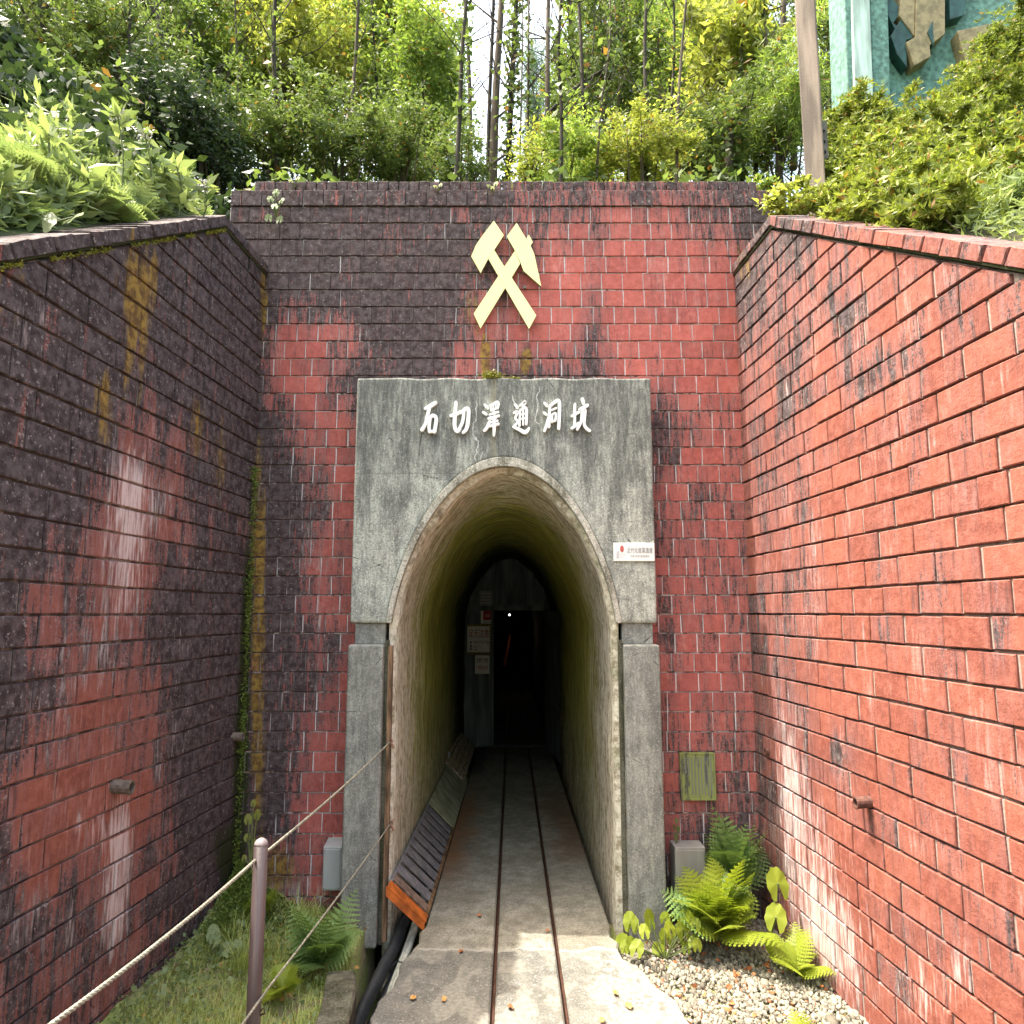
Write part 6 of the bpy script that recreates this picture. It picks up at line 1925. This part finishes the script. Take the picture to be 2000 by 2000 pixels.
def tall_weed(u0, v0, u1, v1, Y, label, ls=.10, flower=False, n=9):
    a, b = at(u0, v0, Y), at(u1, v1, Y)
    root = empty('tall_weed', a, label, 'plant'); inv = Matrix.Translation(-a)
    mb = MB(); P = bez([a, a.lerp(b, .5) + Vector((.02, 0, 0)), b], 12); mb.tube(P, .004, 5)
    o = mb.build('stem', M['stem'], root); o.matrix_parent_inverse = inv.copy()
    C = np.array([P[int(3 + (len(P) - 4) * i / n)][:] for i in range(n)] + [b[:]] * 3)
    V, m = leaves(C, ls, asp=.36, up=.25, rosette=2)
    o = big_mesh('foliage', V, 4, M['lf_pale'], RNG.random(m), root); o.matrix_parent_inverse = inv.copy()
    if flower:
        C = np.array(b[:])[None] + RNG.normal(0, .018, (60, 3)); V, m = leaves(C, .014, asp=.7)
        o = big_mesh('flower_head', V, 4, M['petal'], RNG.random(m), root); o['kind'] = 'stuff'; o.matrix_parent_inverse = inv.copy()
tall_weed(75, 400, 95, 262, 2.7, 'tallest broad leaved weed at left above the coping', .11)
tall_weed(235, 400, 230, 225, 3.1, 'tall weed with pale bud left of the ivy', .09, True)
tall_weed(290, 400, 283, 262, 3.2, 'tall weed with white flower head above the coping', .08, True)
tall_weed(350, 420, 345, 325, 3.3, 'shorter leafy weed near the coping peak', .09)
tall_weed(395, 430, 398, 362, 3.35, 'weed with small white flowers at the coping peak', .07, True)
tall_weed(170, 420, 165, 330, 2.8, 'leafy weed between the tall one and the flowering one', .10)
leafy(at(80, 440, 2.45), [(0, 0, .02, .07, 60, 10), (.08, .05, .06, .05, 50, -30), (-.1, .03, .05, .06, 60, 30)], 'large oval leaves hanging just above the left coping', M['lf_mid'])

# ------------------------------------------------------------------ tall pole and strut at right
pb = at(1597, 425, 3.95); pt_ = at(1566, -120, 3.95)
pole = empty('tall_pole', pb, 'tall weathered square pole leaning behind the right coping', 'pole'); inv = Matrix.Translation(-pb)
mb = MB()
def sqpole(a, b, w0, w1, ang):
    V = []
    for p, w_ in ((a, w0), (b, w1)):
        for k in range(4):
            t = ang + k * math.pi / 2
            V.append((p.x + math.cos(t) * w_ * .75, p.y + math.sin(t) * w_, p.z))
    return V, [(0,1,5,4), (1,2,6,5), (2,3,7,6), (3,0,4,7), (4,5,6,7)]
mb.add(*sqpole(pb + Vector((0, 0, -.3)), pt_ + Vector((0, 0, .6)), .092, .104, R(-78)))
o = mb.build('shaft', M['pole'], pole, bevel=.008); o.matrix_parent_inverse = inv.copy()
pb2 = at(1612, 400, 4.1); pt2 = at(1606, 240, 4.1)
mb = MB(); mb.box(pb2.x - .03, pb2.x + .03, 4.08, 4.12, pb2.z - .3, pt2.z)
o = mb.build('perforated_strut', M['strut']); tag(o, 'grey perforated metal strut right behind the tall pole', 'strut')
mb = MB()
for i in range(7):
    z = pb2.z + .05 + i * .07; mb.tube([(pb2.x + .005, 4.076, z), (pb2.x + .005, 4.079, z)], .011, 8)
o2 = mb.build('hole', M['black'], o)

# turquoise sign structure
sg = empty('turquoise_sign', at(1680, 260, 5.0), 'large turquoise sign with a pale column and rough panel with tan relief, upper right', 'sign'); inv = Matrix.Translation(-sg.location)
def sbuild(mb, nm, mt, **kw):
    o = mb.build(nm, mt, sg, **kw); o.matrix_parent_inverse = inv.copy(); return o
Ys = 5.0
def tilted(poly_px, y0, y1, nm, mt, bevel=.01):
    P = [(at(u, v, y0).x, at(u, v, y0).z) for u, v in poly_px]
    mb = MB(); mb.prism(P, y0, y1); return sbuild(mb, nm, mt, bevel=bevel)
tilted([(1644, -150), (1664, -150), (1674, 210), (1656, 195)], Ys + .02, Ys + .3, 'column_side', M['teal'])
tilted([(1660, -150), (1694, -150), (1712, 330), (1672, 330)], Ys, Ys + .3, 'column', M['teal_pale'])
tilted([(1694, -150), (1730, -150), (1744, 330), (1712, 330)], Ys + .03, Ys + .3, 'column_return', M['teal'])
tilted([(1728, -150), (2150, -150), (2150, 330), (1742, 330)], Ys + .18, Ys + .32, 'panel', M['teal'])
tilted([(1728, -20), (1762, 20), (1745, 45), (1790, 75), (1752, 66), (1735, 30)], Ys + .1, Ys + .2, 'relief_edge', M['teal_dark'], .004)
tilted([(1740, 70), (1764, 30), (1784, 74), (1770, 78), (1772, 132), (1752, 105)], Ys + .09, Ys + .2, 'relief_edge', M['teal_dark'], .004)
tilted([(1762, -40), (1788, -40), (1786, 70), (1756, 30)], Ys + .08, Ys + .2, 'relief_letter', M['tan'], .004)
tilted([(1790, -40), (1846, -40), (1846, 66), (1816, 88), (1818, 110), (1786, 128), (1770, 82), (1788, 72)], Ys + .07, Ys + .2, 'relief_letter', M['tan'], .004)
tilted([(1852, -60), (1900, -60), (1882, 30), (1856, 38)], Ys + .09, Ys + .2, 'relief_edge', M['teal_dark'], .004)
tilted([(1822, 40), (1824, 90), (1812, 62)], Ys + .06, Ys + .1, 'relief_edge', M['teal_dark'], .002)
tilted([(1870, 60), (1960, 40), (1990, 160), (1900, 170)], Ys + .08, Ys + .2, 'relief_letter', M['tan'], .004)

# ------------------------------------------------------------------ fallen leaves
def dead_leaf(u, v, label, mat, s=.02):
    # drop on the path plane
    Y = 3.0
    for _ in range(12):
        p = at(u, v, Y); fz = pz(Y) + .004 if p.x < xr(Y) else gz(p.x, Y) + .02
        Y *= (CAMZ - fz) / max(.05, (CAMZ - p.z))
    p = at(u, v, Y)
    n = 12; V = [(0, 0, .004)]; rz = random.uniform(0, 6)
    for k in range(n):
        t = 2 * math.pi * k / n; r = s * (1 if k % 2 else .72) * (1.2 - .3 * abs(math.sin(t)))
        V.append((r * math.cos(t + rz) * .62, r * math.sin(t + rz), .003 + .008 * random.random()))
    mb = MB(); mb.add(V, [(0, 1 + k, 1 + (k + 1) % n) for k in range(n)])
    o = mb.build('fallen_leaf', mat); o.location = (p.x, p.y, fz); tag(o, label, 'leaf', 'fallen leaves on the path')
dead_leaf(936, 1790, 'brown curled leaf left of the rails near the grating end', M['dead_leaf'])
dead_leaf(1069, 1819, 'small brown leaf on the right rail', M['dead_leaf'], .015)
dead_leaf(900, 1859, 'brown leaf on the left slab above the grey patch', M['dead_leaf'])
dead_leaf(807, 1951, 'orange brown leaf near the left edge of the path', M['dead_leaf2'])
dead_leaf(867, 1953, 'orange brown leaf on the grey patch left of the rails', M['dead_leaf2'])
dead_leaf(997, 1969, 'dark red leaf between the rails at the bottom', M['dead_leaf'])
dead_leaf(1202, 1941, 'yellow leaf on the pale slab right of the rails', M['dead_leaf2'], .024)
dead_leaf(1228, 1966, 'larger yellow oval leaf right of the pale slab centre', M['dead_leaf2'], .026)
dead_leaf(1176, 1994, 'yellow leaf cut by the bottom edge of the picture', M['dead_leaf2'], .022)
C = []
for i in range(80):
    y = RNG.uniform(2.8, 3.75); x = RNG.uniform(xr(y) + .02, XR); C.append((x, y, gz(x, y) + .012))
V, m = leaves(np.array(C), .035, asp=.6, up=.1, spread=.25)
o = big_mesh('leaf_litter', V, 4, M['dead_leaf'], RNG.random(m)); tag(o, 'scattered rusty dead leaves on the gravel', 'leaf litter', kind='stuff')
C = []
for i in range(130):
    y = RNG.uniform(2.4, 3.8); x = RNG.uniform(lwx(y) + .1, bx(y)); C.append((x, y, bankz(x, y) + .01))
V, m = leaves(np.array(C), .03, asp=.5, up=.1, spread=.25)
o = big_mesh('leaf_litter', V, 4, M['dead_leaf2'], RNG.random(m)); tag(o, 'scattered tan dead leaves on the left bank', 'leaf litter', kind='stuff')
# wiry dead twig over the right coping
p0 = at(1830, 490, 2.35); p1 = at(1905, 468, 2.35)
mb = MB(); mb.tube([p0, (p0 + p1) / 2 + Vector((0, 0, .01)), p1], .004, 5); mb.tube([at(1842, 400, 2.6), at(1848, 430, 2.55), at(1875, 455, 2.5)], .003, 5)
o = mb.build('dry_twig', M['bark']); tag(o, 'dry bare twigs lying over the right coping', 'twig')
